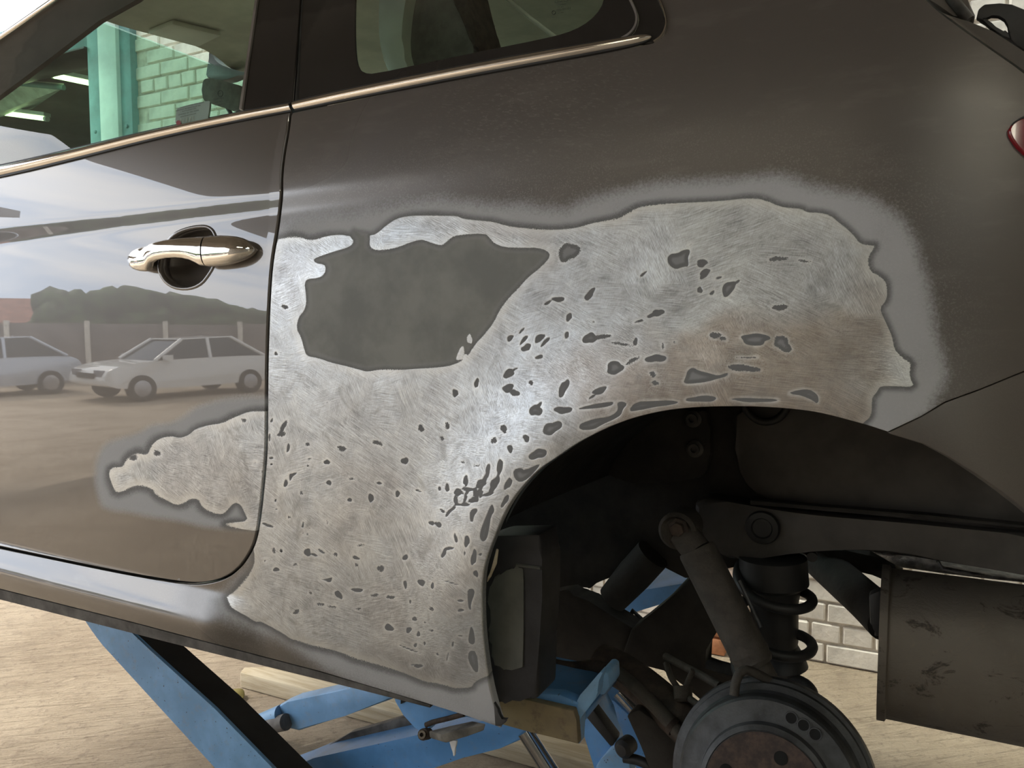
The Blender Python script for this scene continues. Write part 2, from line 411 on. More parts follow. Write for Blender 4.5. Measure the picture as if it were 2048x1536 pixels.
    pj = m.math('ADD', p, m.math('MULTIPLY', m.math('SUBTRACT', m.noise(330, 3, .7), .5), 10 if glossy else 40)); pj = m.math('ADD', pj, m.math('MULTIPLY', m.math('SUBTRACT', n_l, .5), 8 if glossy else 44))
    pm = m.rng(pj, -22, 20) if not glossy else m.rng(pj, -8, 12)
    c = m.mix(pm, br, pr)
    bm_ = m.rng(b, -.7, .9); sm_ = m.rng(s, -.7, .7)
    spc = m.mix(m.rng(s, 5, 11), PDARK, (.25, .26, .265, 1)); spc = m.mix(m.rng(m.attr('hole'), 0, 1), spc, (.012, .012, .012, 1))
    metm = m.math('MULTIPLY', bm_, m.math('SUBTRACT', 1, sm_))
    c = m.mix(bm_, c, m.mix(sm_, met, spc))
    flat = m.math('MAXIMUM', pm, bm_)
    m.p(Base_Color=c, Metallic=m.math('ADD', m.math('MULTIPLY', metm, .72), m.math('MULTIPLY', m.math('SUBTRACT', 1, flat), .35)),
        Roughness=m.fmix(metm, m.fmix(flat, .38, .62), m.rng(tone, 0, 1, .48, .34)),
        Coat_Weight=m.math('MULTIPLY', m.math('SUBTRACT', 1, flat), 1. if glossy else m.fmix(gl, .4, .9)), Coat_Roughness=(.012 if glossy else m.fmix(gl, m.rng(p, -330, -120, .28, .45), m.rng(p, -110, -40, .03, .3))), Coat_IOR=1.75 if glossy else m.fmix(gl, 1.5, 1.75))
    h = m.math('ADD', m.math('MULTIPLY', st, metm), m.math('MULTIPLY', m.rng(s, -1.5, 1.5), -.6)); h = m.math('ADD', h, m.math('MULTIPLY', bm_, -.5)); h = m.math('ADD', h, m.math('MULTIPLY', m.math('MULTIPLY', blot, 2.), metm))
    m.p(Normal=m.bump(h, .22, .0016))
    return m.m
M['quarter'] = sanded('sanded_quarter_paint', False); M['door'] = sanded('door_paint', True)
def carpaint(name, col, coat=1., rough=.02, br=.35, metal=.35):
    m = NT(name); m.p(Base_Color=m.mix(m.math('MULTIPLY', m.noise(900, 1, .5), .4), col, tuple(min(1, x*1.6) for x in col[:3])+(1,)), Roughness=br, Metallic=metal, Coat_Weight=coat, Coat_Roughness=rough, Coat_IOR=1.6); return m.m
M['paint'] = carpaint('brown_paint', BROWN); M['dullpaint'] = carpaint('dusty_brown_paint', BROWN, .5, .22, .4)
M['chrome'] = simple('chrome', (.86, .83, .78, 1), .06, 1., .02)
M['strip'] = simple('satin_chrome', (.82, .78, .73, 1), .12, 1., .05)
M['rubber'] = simple('black_rubber', (.018, .018, .018, 1), .55, 0, .2)
M['pillar'] = simple('black_gloss_trim', (.022, .020, .018, 1), .22, 0, .1)
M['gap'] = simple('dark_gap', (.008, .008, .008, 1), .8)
M['flange'] = simple('dusty_sill_flange', (.10, .095, .09, 1), .6, .2, .3, 25)
M['trimgrey'] = simple('grey_trim', (.33, .31, .29, 1), .3, .6)
M['headliner'] = simple('pale_headliner', (.62, .60, .50, 1), .9, 0, .08)
M['ivory'] = simple('ivory_trim', (.80, .78, .68, 1), .55, 0, .05)
M['seat'] = simple('dark_grey_seat', (.15, .14, .13, 1), .75, 0, .15, 40, .1, 300)
M['dkplastic'] = simple('dark_plastic', (.05, .05, .052, 1), .45, 0, .2)
M['under'] = simple('dusty_underbody', (.024, .0215, .019, 1), .8, 0, .35, 14, .5, 40)
M['under2'] = simple('grey_inner_panel', (.060, .055, .049, 1), .55, 0, .25, 10, .25, 18)
M['rusty'] = simple('rusty_brown_steel', (.050, .035, .027, 1), .8, .1, .4, 40, .4, 90)
M['castiron'] = simple('drum_grey_iron', (.058, .062, .066, 1), .5, .3, .3, 30, .25, 120)
M['shock'] = simple('dusty_black_shock', (.055, .048, .040, 1), .75, 0, .2, 50, .3, 260)
M['flake'] = simple('flaked_grey_green_paint', (.075, .078, .068, 1), .6, 0, .15, 20); M['blackmetal'] = simple('dull_black_metal', (.018, .018, .02, 1), .6, 0, .25, 30)
M['pillarmat'] = simple('brown_black_pillar_trim', (.028, .022, .02, 1), .85, 0, .15)
M['hole'] = simple('deep_hole', (.004, .004, .004, 1), .9)
M['chromerod'] = simple('polished_rod', (.5, .5, .5, 1), .12, 1., .1)
M['padrubber'] = simple('worn_rubber_block', (.115, .108, .092, 1), .85, 0, .3, 30, .6, 70)
M['white'] = simple('white_filler_drip', (.8, .8, .8, 1), .5)
M['red'] = simple('red_lens', (.20, .006, .014, 1), .15, 0, .1, 60, coat=.6)
M['foil'] = simple('foil_shield', (.45, .44, .42, 1), .4, .9, .3, 60, .6, 120)
def blue(name, col, dirt=.25):
    m = NT(name); n = m.noise(7, 5, .6); s = m.noise(140, 2, .5); d = m.noise(30, 5, .7)
    c = m.mix(m.rng(n, .35, .7), col, tuple(min(1, x*1.3+.02) for x in col[:3])+(1,)); c = m.mix(m.math('MULTIPLY', m.rng(d, .52, .75), dirt), c, (.30, .27, .24, 1)); c = m.mix(m.rng(s, .70, .76), c, (.05, .04, .035, 1))
    m.p(Base_Color=c, Roughness=.42, Normal=m.bump(d, .08, .002)); return m.m
M['armshade'] = simple('shaded_arm_face', (.030, .029, .028, 1), .6, 0, .15)  # shade under the car put into this face's colour
M['blue'] = blue('blue_lift_paint', (.095, .26, .53, 1)); M['blue2'] = blue('pale_worn_blue_paint', (.17, .34, .56, 1), .35)
def rustbox():
    m = NT('dusty_platform_steel'); n = m.noise(6, 5, .6); d = m.noise(45, 5, .7)
    c = m.mix(m.rng(n, .4, .62), (.15, .115, .082, 1), (.22, .18, .10, 1)); c = m.mix(m.rng(d, .5, .8), c, (.09, .065, .05, 1)); m.p(Base_Color=c, Roughness=.8, Normal=m.bump(d, .3, .002)); return m.m
M['platform'] = rustbox()
def muffler():
    m = NT('dull_muffler_steel'); n = m.noise(5, 5, .6); d = m.noise(22, 6, .75, m.map((1, 1, 1.6)), .8); f = m.noise(120, 4, .6)
    c = m.mix(m.rng(n, .3, .7), (.105, .088, .068, 1), (.155, .138, .115, 1)); c = m.mix(m.rng(d, .56, .66), c, (.05, .042, .033, 1)); c = m.mix(m.math('MULTIPLY', m.rng(f, .55, .8), .4), c, (.2, .16, .12, 1))
    m.p(Base_Color=c, Roughness=.62, Metallic=.45, Normal=m.bump(d, .35, .004)); return m.m
M['muffler'] = muffler()
def hub():
    m = NT('rusty_hub_face'); d = m.noise(80, 5, .7); c = m.mix(m.rng(d, .35, .7), (.040, .030, .027, 1), (.085, .058, .046, 1)); m.p(Base_Color=c, Roughness=.75, Metallic=.2, Normal=m.bump(d, .3, .002)); return m.m
M['hub'] = hub()
def glass(name, tint):
    m = NT(name); m.t.nodes.remove(m.b); tr = m.n('ShaderNodeBsdfTransparent'); tr.inputs[0].default_value = tint; gl = m.n('ShaderNodeBsdfGlossy'); gl.inputs['Roughness'].default_value = 0.; gl.inputs[0].default_value = (1, 1, 1, 1)
    fr = m.n('ShaderNodeLayerWeight'); fr.inputs[0].default_value = .5; fa = m.math('ADD', m.math('MULTIPLY', m.math('POWER', fr.outputs['Facing'], 4.), .95), .05); mx = m.n('ShaderNodeMixShader')
    m.t.links.new(fa, mx.inputs[0]); m.t.links.new(tr.outputs[0], mx.inputs[1]); m.t.links.new(gl.outputs[0], mx.inputs[2]); m.t.links.new(mx.outputs[0], m.o.inputs['Surface']); return m.m
M['glass'] = glass('green_tinted_glass', (.74, .90, .82, 1)); M['pane'] = glass('added_rooflight_glass', (.85, .88, .86, 1))
def emit(name, col, st):
    m = NT(name); m.p(Base_Color=(.8, .8, .8, 1), Emission_Color=col, Emission_Strength=st); return m.m
M['lampyellow'] = emit('warm_lit_tube', (1, .86, .5, 1), 7.)
M['lamp'] = emit('added_lamp_tube', (1, .92, .74, 1), 26.)
def concrete():
    m = NT('worn_concrete'); n = m.noise(1.3, 5, .6); r = m.noise(1, 4, .6, m.map((4, 26, 1), (0, 0, -38)), 1.2); f = m.noise(110, 6, .8); g = m.noise(26, 6, .75); k = m.noise(8, 5, .65)
    c = m.mix(m.rng(n, .35, .65), (.43, .345, .25, 1), (.58, .48, .36, 1)); c = m.mix(m.math('MULTIPLY', m.rng(r, .52, .68), .45), c, (.29, .225, .16, 1)); c = m.mix(m.math('MULTIPLY', m.rng(g, .52, .66), .55), c, (.26, .20, .15, 1)); c = m.mix(m.math('MULTIPLY', m.rng(f, .56, .68), .7), c, (.66, .57, .45, 1)); c = m.mix(m.math('MULTIPLY', m.rng(f, .44, .34), .6), c, (.16, .12, .09, 1)); c = m.mix(m.math('MULTIPLY', m.rng(k, .5, .7), .4), c, (.30, .24, .18, 1))
    h = m.math('ADD', m.math('MULTIPLY', m.rng(r, .3, .7), 1.3), m.math('ADD', m.math('MULTIPLY', f, 1.0), m.math('MULTIPLY', g, 1.6))); m.p(Base_Color=c, Roughness=.9, Normal=m.bump(h, .8, .014)); return m.m
M['concrete'] = concrete()
M['brick'] = simple('white_painted_brick', (.78, .73, .66, 1), .8, 0, .10, 9, .9, 38)
M['mortar'] = simple('white_painted_mortar', (.66, .60, .52, 1), .9, 0, .2, 15, .4, 60)
M['redbrick'] = simple('bare_orange_brick', (.50, .22, .11, 1), .9, 0, .2, 20, .4, 60)
M['teal'] = simple('teal_steel_paint', (.16, .30, .31, 1), .5, 0, .2, 6)
M['palecol'] = simple('pale_column_paint', (.68, .74, .72, 1), .5, 0, .08, 6)
M['roof'] = simple('dark_roof_lining', (.15, .135, .12, 1), .85, 0, .15, 2)
M['wallgrey'] = simple('dull_wall_paint', (.30, .275, .24, 1), .9, 0, .2, 2)
M['timber'] = None
def timber():
    m = NT('weathered_timber'); g = m.noise(1, 5, .65, m.map((5, 60, 60)), .4); c = m.mix(m.rng(g, .35, .65), (.50, .41, .27, 1), (.66, .58, .43, 1)); m.p(Base_Color=c, Roughness=.85, Normal=m.bump(g, .4, .004)); return m.m
M['timber'] = timber()
M['leaf'] = simple('hedge_green', (.055, .085, .030, 1), .8, 0, .5, 3, .8, 6)
M['garden'] = simple('concrete_panel', (.20, .175, .16, 1), .9, 0, .15, 2)
M['asphalt'] = M['concrete']
M['carwhite'] = carpaint('white_car_paint', (.62, .62, .60, 1), 1, .05, .5, 0); M['carsilver'] = carpaint('silver_car_paint', (.36, .39, .44, 1), 1, .05, .4, .4)
M['darkglass'] = simple('dark_car_glass', (.015, .02, .022, 1), .05)
M['tyre'] = simple('tyre_rubber', (.02, .02, .02, 1), .8); M['alloy'] = simple('wheel_alloy', (.4, .4, .42, 1), .35, .8)
M['roofred'] = simple('red_roof_tiles', (.26, .12, .085, 1), .9, 0, .2, 3); M['render'] = simple('pale_render', (.66, .62, .54, 1), .9)
M['sticker'] = simple('pale_sticker', (.24, .33, .28, 1), .6, 0, .05); M['ink'] = simple('black_print', (.01, .012, .011, 1), .7); M['badge'] = simple('red_print', (.30, .05, .06, 1), .6)
M['etch'] = simple('etched_marking', (.02, .03, .025, 1), .7); M['etchlight'] = simple('pale_print', (.62, .68, .62, 1), .7)

# ------------------------------------------------------------------ setting: workshop
def struct(o): o['kind'] = 'structure'; return o
WY = 2.42; RZ = 3.6; NZ = 3.3; OX = -5.0
struct(box('floor', (-5.6, -8, -.3), (5.2, 12.2, 0), M['concrete']))
YZ = -.3
struct(mesh('floor_yard', [(-70, -60, YZ), (30, -60, YZ), (30, 40, YZ), (-70, 40, YZ)], [(0, 1, 2, 3)], M['concrete']))
# ceiling with openings for rooflights added to brighten the bay
bm = bmesh.new()
ADDED_ROOFLIGHTS = [(-4.4, 1.15, -.1, 2.3), (.1, 1.15, 4.6, 2.3), (1.6, -6.4, 4.6, -4.2)]
def ceil_piece(x0, y0, x1, y1): bm_box(bm, ((x0+x1)/2, (y0+y1)/2, RZ+.06), (x1-x0, y1-y0, .12))
ceil_piece(OX, -7.5, 1.6, -4.2); ceil_piece(1.6, -7.5, 5, -6.4); ceil_piece(4.6, -6.4, 5, -4.2); ceil_piece(OX, -4.2, 5, 1.15); ceil_piece(OX, 1.15, -4.4, 2.3); ceil_piece(-.1, 1.15, .1, 2.3); ceil_piece(4.6, 1.15, 5, 2.3)
ceil_piece(OX, 2.3, 5, 2.66); bm_box(bm, (-4.5, 7.33, NZ+.06), (19, 9.34, .12))
struct(bm_obj('ceiling', bm, M['roof']))
for i, (x0, y0, x1, y1) in enumerate(ADDED_ROOFLIGHTS):
    struct(box('window_%d' % (i+1), (x0, y0, RZ+.05), (x1, y1, RZ+.07), M['pane']))  # added rooflight pane, out of view, lets in extra daylight
struct(box('wall_rear', (5, -7.5, 0), (5.15, 12, RZ), M['wallgrey']))
struct(box('wall_behind', (OX, -7.65, 0), (5.15, -7.5, RZ), M['wallgrey']))
struct(box('wall_beyond', (-14, 12, 0), (5.15, 12.15, RZ), M['wallgrey']))
struct(box('wall_beyond_side', (-14.15, 2.7, 0), (-14, 12.15, RZ), M['wallgrey']))
# far wall of white painted bricks: begins at the steel column
WX0 = float(onY(np.array(268.), np.array(200.), WY)[0]); WX1 = 5.0
wall = struct(box('wall_far', (WX0, WY+.012, 0), (WX1, WY+.24, RZ), M['mortar']))
CH = .0845; BL = .237
def brick_mesh(name, L, seed):
    bm = bmesh.new(); bm_box(bm, (0, 0, 0), (L-.011, .10, CH-.011)); bmesh.ops.bevel(bm, geom=bm.edges[:], offset=.005, segments=1, affect='EDGES')
    rnd = random.Random(seed)
    for v in bm.verts: v.co += Vector((rnd.uniform(-1, 1), rnd.uniform(-1, 1), rnd.uniform(-1, 1)))*.0018
    me = bpy.data.meshes.new(name); bm.to_mesh(me); bm.free(); me.materials.append(M['brick']); return me
BM = [brick_mesh('brick', BL, i) for i in range(4)]; BH = [brick_mesh('brick_header', BL/2, 9+i) for i in range(3)]; BO = brick_mesh('brick_orange', BL, 21); BO.materials[0] = M['redbrick']
cand = []
for r in range(int(RZ/CH)):
    hdr = (r % 4 == 1); L = BL/2 if hdr else BL; x = WX0+(L*.5 if r % 2 else 0.)+L/2
    while x+L/2 < WX1:
        c = np.array([x, WY, (r+.5)*CH]); v = c-CAM; z = v@FW; u = 1024+FPX*(v@RT)/z; q = 768-FPX*(v@UP)/z
        win = (230 < u < 640 and 0 < q < 330); low = (1380 < u < 1790 and 1080 < q < 1400); top = (1880 < u < 2080 and -30 < q < 110)
        cand.append((0 if (win or low or top) else 1, abs(u-1024), x, (r+.5)*CH, hdr)); x += L
cand.sort(key=lambda t: t[0]); near_b = [c for c in cand if c[0] == 0][:295]; rest = [c for c in cand if c not in near_b]
for k, (_, _, x, z, hdr) in enumerate(near_b):
    me = random.choice(BH if hdr else BM); o = bpy.data.objects.new('brick', me); COL.objects.link(o); o.parent = wall; o.location = (x, WY+.052+random.uniform(-.004, .003), z); o.rotation_euler = (0, random.uniform(-.012, .012), random.uniform(-.012, .012))
bm = bmesh.new()
for _, _, x, z, hdr in rest: bm_box(bm, (x, WY+.052+random.uniform(-.003, .003), z), ((BL/2 if hdr else BL)-.011, .1, CH-.011))
bm_obj('brick_courses', bm, M['brick'], wall)['kind'] = 'stuff'
pl = thing('brick_pier', 'low orange brick pier stub at the foot of the white wall behind the axle', 'brick pier', (0, WY-.1, 0))
q = onY(np.array([1428., 1440.]), np.array([1300., 1300.]), WY-.06)
for i in range(4): box('brick', (q[0][0]-.07, WY-.12, .003+i*.076), (q[1][0]+.03, WY-.001, .070+i*.076), M['redbrick'], pl, .004)
# steel column and doorway to the next workshop
def X_at(px, py, Y): return float(onY(np.array(float(px)), np.array(float(py)), Y)[0])
col = thing('steel_column', 'teal steel column with a pale face beside the white brick wall', 'column', (X_at(225, 200, WY), WY, 0))
xa, xb, xc, xd = X_at(176, 150, WY-.02), X_at(197, 150, WY-.06), X_at(233, 150, WY-.06), X_at(266, 150, WY-.02)
box('web', (xb, WY-.06, 0), (xc, WY+.22, RZ), M['palecol'], col, .003)
box('flange', (xa, WY-.02, 0), (xb, WY+.2, RZ), M['teal'], col, .003); box('flange', (xc, WY-.035, 0), (xd, WY+.2, RZ), M['teal'], col, .003)
for z in (1.9, 2.25, 2.6):
    for x in ((xa+xb)/2, (xc+xd)/2):
        lathe('bolt', (x, WY-.036, z), (0, -1, 0), [(0, 0), (.012, 0), (.012, .009), (0, .012)], M['teal'], col, 8)
bea = thing('steel_lintel', 'dark teal steel beam over the doorway left of the column', 'beam', (xa, WY, 2.6))
zt = float(onY(np.array(120.), np.array(105.), WY)[2])
box('beam_web', (xa-2.3, WY+.02, zt-.02), (xa, WY+.2, zt+.20), M['teal'], bea, .004); box('beam_flange', (xa-2.3, WY-.04, zt-.035), (xa, WY+.22, zt-.02), M['pillar'], bea, .003); box('beam_flange', (xa-2.3, WY-.04, zt+.2), (xa, WY+.22, zt+.215), M['teal'], bea, .003)
struct(box('wall_above_door', (-5.25, WY+.03, zt+.215), (xa, WY+.2, RZ), M['palecol'])); struct(box('wall_above_door_low', (xa-2.3, WY+.03, zt+.215), (-5.25, WY+.2, max(NZ, zt+.23)), M['palecol']))
struct(box('wall_far_left', (-14, WY+.03, 0), (xa-2.3, WY+.24, NZ), M['wallgrey']))
# next workshop: lamps and pale roof panels
def lamp(px0, py0, px1, py1, Y, label):
    a, b = P(px0, py0, Y), P(px1, py1, Y); t = thing('fluorescent_lamp', label, 'lamp', tuple((a+b)/2))
    tube('lit_tube', [a, b], .017, M['lampyellow'], t, 10); d = (b-a).normalized()
    bm = bmesh.new(); up = Vector((0, 0, 1)); bm_prism(bm, [a-d*.02+up*.02+Vector((0, -.03, 0)), b+d*.02+up*.02+Vector((0, -.03, 0)), b+d*.02+up*.05+Vector((0, -.03, 0)), a-d*.02+up*.05+Vector((0, -.03, 0))], (0, .06, 0), .003); bm_obj('housing', bm, M['palecol'], t)
    for t_ in (.2, .8):
        q_ = a+(b-a)*t_+Vector((0, 0, .09)); tube('hanger_rod', [q_, Vector((q_.x, q_.y, max(NZ, q_.z+.01)))], .006, M['palecol'], t, 6)
    for e_, dd in ((a, -d), (b, d)): tube('tube_holder', [e_-dd*.01, e_+dd*.02], .021, M['palecol'], t, 10)
lamp(108, 152, 186, 168, 2.82, 'lit fluorescent lamp seen through the car window nearer the steel column')
lamp(-60, 218, 92, 238, 3.1, 'lit fluorescent lamp seen low in the left corner of the car window')
pr = thing('roof_panel', 'pale translucent roof panel in the dark workshop beyond the doorway', 'roof panel', tuple(P(60, 190, 3)))
bm = bmesh.new(); bm_prism(bm, [P(-60, 250, 3.), P(20, 165, 2.8), P(128, 175, 2.9), P(64, 218, 3.2)], (0, 0, .03)); bm_obj('sheet', bm, M['etchlight'], pr)
for a_, b_ in (((-60, 250, 3.), (20, 165, 2.8)), ((20, 165, 2.8), (128, 175, 2.9))): tube('sheet_edge', [P(*a_), P(*b_)], .02, M['teal'], pr, 8)
for i, (y, x) in enumerate(((5.2, 0), (7.4, 0), (9.6, 0))):
    t = thing('roof_purlin', 'dark steel roof purlin in the workshop beyond, %s' % ('nearest the doorway', 'in the middle of the roof', 'furthest from the doorway')[i], 'purlin', (-6, y, 3.1))
    box('web', (-13.9, y-.01, 3.08), (4.9, y+.01, 3.30), M['roof'], t); box('flange', (-13.9, y-.05, 3.07), (4.9, y+.05, 3.085), M['roof'], t)
for i, (x, y) in enumerate(((-1.2, -4.8), (2.2, -2.9), (1.9, .55))):  # unseen lamps added to brighten the bay and the car tail
    t = thing('added_ceiling_lamp', 'added unseen twin tube ceiling lamp %s' % ('over the bay nearer the big door', 'over the bay towards the rear wall', 'hung high behind the car tail')[i], 'lamp', (x, y, 3.5))
    for dy in (-.05, .05): tube('lit_tube', [(x-.75, y+dy, 3.46), (x+.75, y+dy, 3.46)], .019, M['lamp'], t, 10)
    box('housing', (x-.8, y-.11, 3.49), (x+.8, y+.11, 3.599), M['palecol'], t, .005)

# ------------------------------------------------------------------ outside, seen mirrored in the door
O = Vector((-1.1, 0, 0)); Uv = Vector((-.80, -.60, 0)); Vv = Vector((-.60, .80, 0))
def R_(d, s, z=0): p = O+Uv*d+Vv*s; return Vector((p.x, p.y, z+YZ))
ang = math.atan2(Vv.y, Vv.x)
gw = thing('boundary_wall', 'long concrete panel wall behind the parked cars', 'wall', tuple(R_(20.5, 0)))
for i in range(14):
    c = R_(20.5, -14+i*2.1, .92); bm = bmesh.new(); bm_box(bm, c, (2.02, .08, 1.82+.04*(i % 3)), Matrix.Rotation(ang, 3, 'Z')); bm_obj('panel', bm, M['garden'], gw)
    c = R_(20.43, -15.05+i*2.1, .97); bm = bmesh.new(); bm_box(bm, c, (.14, .16, 1.94), Matrix.Rotation(ang, 3, 'Z')); bm_obj('post', bm, M['render'], gw)
def hedge(d, s0, s1, h, label, n):
    rnd = random.Random(n); bm = bmesh.new()
    for i in range(int((s1-s0)*8)):
        s = s0+(i+.5)/8; e = min(1, (s-s0)/1.0+.45, (s1-s)/1.0+.45)*rnd.uniform(.86, 1.0); z = (h*e, h*e*.75, h*e*.45)[i % 3]
        g = bmesh.ops.create_icosphere(bm, subdivisions=2, radius=rnd.uniform(.45, .75))['verts']; c = R_(d+rnd.uniform(-.4, .4), s, max(.3, z-.5))
        for v in g: v.co = v.co*rnd.uniform(.8, 1.15)+c
    o = bm_obj('hedge', bm, M['leaf'], None, True); tag(o, label, 'hedge')
hedge(23, -12, 3.6, 3.35, 'broad clipped green hedge standing behind the boundary wall', 3)
hedge(23, 6.0, 14, 3.0, 'smaller green hedge beyond the gap with the pale house', 4)
hs = thing('house', 'pale rendered house with red tiled roof far beyond the hedges', 'house', tuple(R_(36, 6)))
Rz = Matrix.Rotation(ang, 3, 'Z')
bm = bmesh.new(); bm_box(bm, R_(36, 6, 1.0), (5, 6, 2.0), Rz); bm_obj('walls', bm, M['render'], hs)
bm = bmesh.new(); bm_prism(bm, [R_(32.6, 3.2, 2.0), R_(39.4, 3.2, 2.0), R_(36, 3.2, 3.3)], Vv*5.6); bm_obj('roof', bm, M['roofred'], hs)
for s in (4.4, 6, 7.6):
    bm = bmesh.new(); bm_box(bm, R_(32.95, s, 1.2), (.9, .1, .9), Rz); bm_obj('window', bm, M['darkglass'], hs)
ob = thing('yard_canopy', 'dark flat canopy on posts outside at the left of the yard', 'canopy', (-8.4, -1.4, YZ))
box('deck', (-9.6, -3.2, 2.72), (-7.2, .8, 2.9), M['roof'], ob)
for x in (-9.4, -7.4): box('post', (x-.04, .6, YZ), (x+.04, .68, 2.72), M['pillar'], ob)
def parked_car(label, name, pos, head, mat):
    t = thing(name, label, 'car', tuple(pos)); H = Vector(head).normalized(); W = Vector((-H.y, H.x, 0))
    def G(x, y, z): return Vector(pos)+H*x+W*y+Vector((0, 0, z))
    body = smooth([(2.1, .28), (2.12, .62), (1.95, .82), (.95, .95), (-1.6, 1.0), (-2.05, .92), (-2.12, .6), (-2.1, .28)], 2)
    bm = bmesh.new(); bm_prism(bm, [G(x, -.86, z) for x, z in body], W*1.72, .05); bm_obj('body', bm, mat, t, angle=40)
    cab = [(.95, .93), (.25, 1.40), (-1.0, 1.46), (-1.75, .98)]
    def frus(pts, name, m, w0, w1, dz=0):
        bm = bmesh.new(); L = []; R = []
        for x, z in pts:
            w_ = w0+(w1-w0)*(z-.93)/.53; L.append(bm.verts.new(G(x, -w_, z+dz))); R.append(bm.verts.new(G(x, w_, z+dz)))
        n = len(L); bm.faces.new(L); bm.faces.new(R[::-1])
        for i in range(n): bm.faces.new((L[i], L[(i+1) % n], R[(i+1) % n], R[i]))
        return bm_obj(name, bm, m, t)
    frus(cab, 'cabin', M['darkglass'], .80, .62)
    bm = bmesh.new(); bm_prism(bm, [G(.27, -.62, 1.41), G(-1.0, -.62, 1.465), G(-1.02, .62, 1.465), G(.27, .62, 1.41)], (0, 0, .03), .01); bm_obj('roof', bm, mat, t)
    for sgn in (-1, 1):
        for a_, b_ in (((.97, .94), (.26, 1.42)), ((-.35, .96), (-.38, 1.45)), ((-1.78, .98), (-1.0, 1.47))):
            wa, wb = [(.81+(.62-.80)*(z-.93)/.53)*sgn for z in (a_[1], b_[1])]
            tube('pillar', [G(a_[0], wa, a_[1]), G(b_[0], wb, b_[1])], .045, mat, t, 8)
        for wx in (1.32, -1.32):
            c = G(wx, .80*sgn, .31); ax = W*sgn
            lathe('wheel', c, ax, [(0, -.1), (.31, -.1), (.31, .08), (.25, .09), (.2, .06), (.08, .07), (0, .07)], M['tyre'], t, 24)
            lathe('hubcap', c, ax, [(0, .095), (.08, .1), (.19, .085), (.2, .062)], M['alloy'], t, 16)
        bm = bmesh.new(); bm_box(bm, (0, 0, 0), (.12, .22, .13)); [setattr(v, 'co', G(.75+v.co.x, .95*sgn+v.co.y, 1.0+v.co.z)) for v in bm.verts]; bm_obj('mirror', bm, mat, t)
        bm = bmesh.new(); bm_box(bm, (0, 0, 0), (.08, .34, .14)); [setattr(v, 'co', G(2.06+v.co.x, .55*sgn+v.co.y, .68+v.co.z)) for v in bm.verts]; bm_obj('headlamp', bm, M['alloy'], t)
    bm = bmesh.new(); bm_box(bm, (0, 0, 0), (.06, .8, .12)); [setattr(v, 'co', G(2.11+v.co.x, v.co.y, .62+v.co.z)) for v in bm.verts]; bm_obj('grille', bm, M['pillar'], t)
a1 = math.radians(28)
parked_car('white saloon car parked side on before the boundary wall', 'parked_car', R_(15.6, -.5), Vv*math.cos(a1)-Uv*math.sin(a1), M['carwhite'])
parked_car('silver blue hatchback parked ahead of the white car', 'parked_car', R_(17, 3.9), Vv*math.cos(a1)-Uv*math.sin(a1), M['carsilver'])

# ------------------------------------------------------------------ the raised car
CAR = thing('car', 'dark brown hatchback on a blue lift, rear quarter sanded bare, rear wheel off', 'car', (-.165, .8, .815))
# outlines traced on the photograph (pixels)
def Z5(*p): return [(520+a/3.2, 400+b/3.2) for a, b in p]
def Z6(*p): return [(1040+a/3.2, 380+b/3.2) for a, b in p]
def Z7(*p): return [(1560+a/2.56, 300+b/2.56) for a, b in p]
def Z8(*p): return [(520+a/2.4776, 780+b/2.4776) for a, b in p]
def ZA(*p): return [(440+a/3.4133, 1100+b/3.4133) for a, b in p]
def ZD(*p): return [(a/3.2, 750+b/3.2) for a, b in p]
GAP = [(602, -10), (597, 60), (592, 130), (586, 190), (581, 215), (577, 257), (566, 318), (562.5, 363), (563.5, 388), (560, 420), (555, 460), (544, 519), (539, 581), (535, 675), (533, 769), (533, 850), (532, 906), (528, 953), (520, 1031), (512, 1078), (500, 1106), (481, 1134), (453, 1156), (416, 1167), (375, 1168), (281, 1153), (156, 1128), (0, 1095), (-150, 1062), (-300, 1030)]
GAP = smooth(GAP, 2, False); gd = GAP[GAP[:, 1] > 222]
dl, dr = offset(gd, 4.2), offset(gd, -3.6)
if dl[40, 0] > dr[40, 0]: dl, dr = offset(gd, -4.2), offset(gd, 3.6)
ARCH = smooth([(1000, 1455), (991, 1430), (977, 1375), (968.6, 1318), (963, 1260), (961.5, 1189), (964, 1146), (971, 1117), (982, 1087), (1000, 1040), (1021, 1000), (1050, 964), (1079, 935), (1112, 914), (1148, 888), (1191, 865), (1234.6, 845), (1285, 829), (1339, 818), (1393.6, 813), (1466, 811), (1538, 813), (1590, 817), (1636, 823), (1700, 839), (1740, 850), (1774, 861)], 2, False)
BELT = [(586, 226), (700, 202.5), (900, 162.5), (1050, 133.5), (1200, 107), (1290, 91), (1312, 85), (1326, 74), (1334, 58), (1336, 42), (1328, 12), (1312, -15), (1296, -45), (1285, -80), (1282, -120), (1290, -160)]
SEAM = [(1776, 862), (1842, 831), (1890, 802), (1962, 776), (2048, 741), (2200, 684)]
SHUT = [(2275, 560), (2268, 420), (2225, 310), (2150, 228), (2048, 146), (1960, 85), (1900, 42), (1869, 17.6), (1848, -4), (1790, -70), (1740, -130), (1725, -160)]
SILLB = [(-300, 1106), (0, 1177), (266, 1244), (406, 1281), (640, 1342), (790, 1387), (850, 1405), (923, 1428), (976, 1446), (994, 1452)]
quarter_poly = np.vstack([smooth(BELT, 1, False)[::-1], dr, SILLB, ARCH, SEAM, smooth(SHUT, 1, False)])
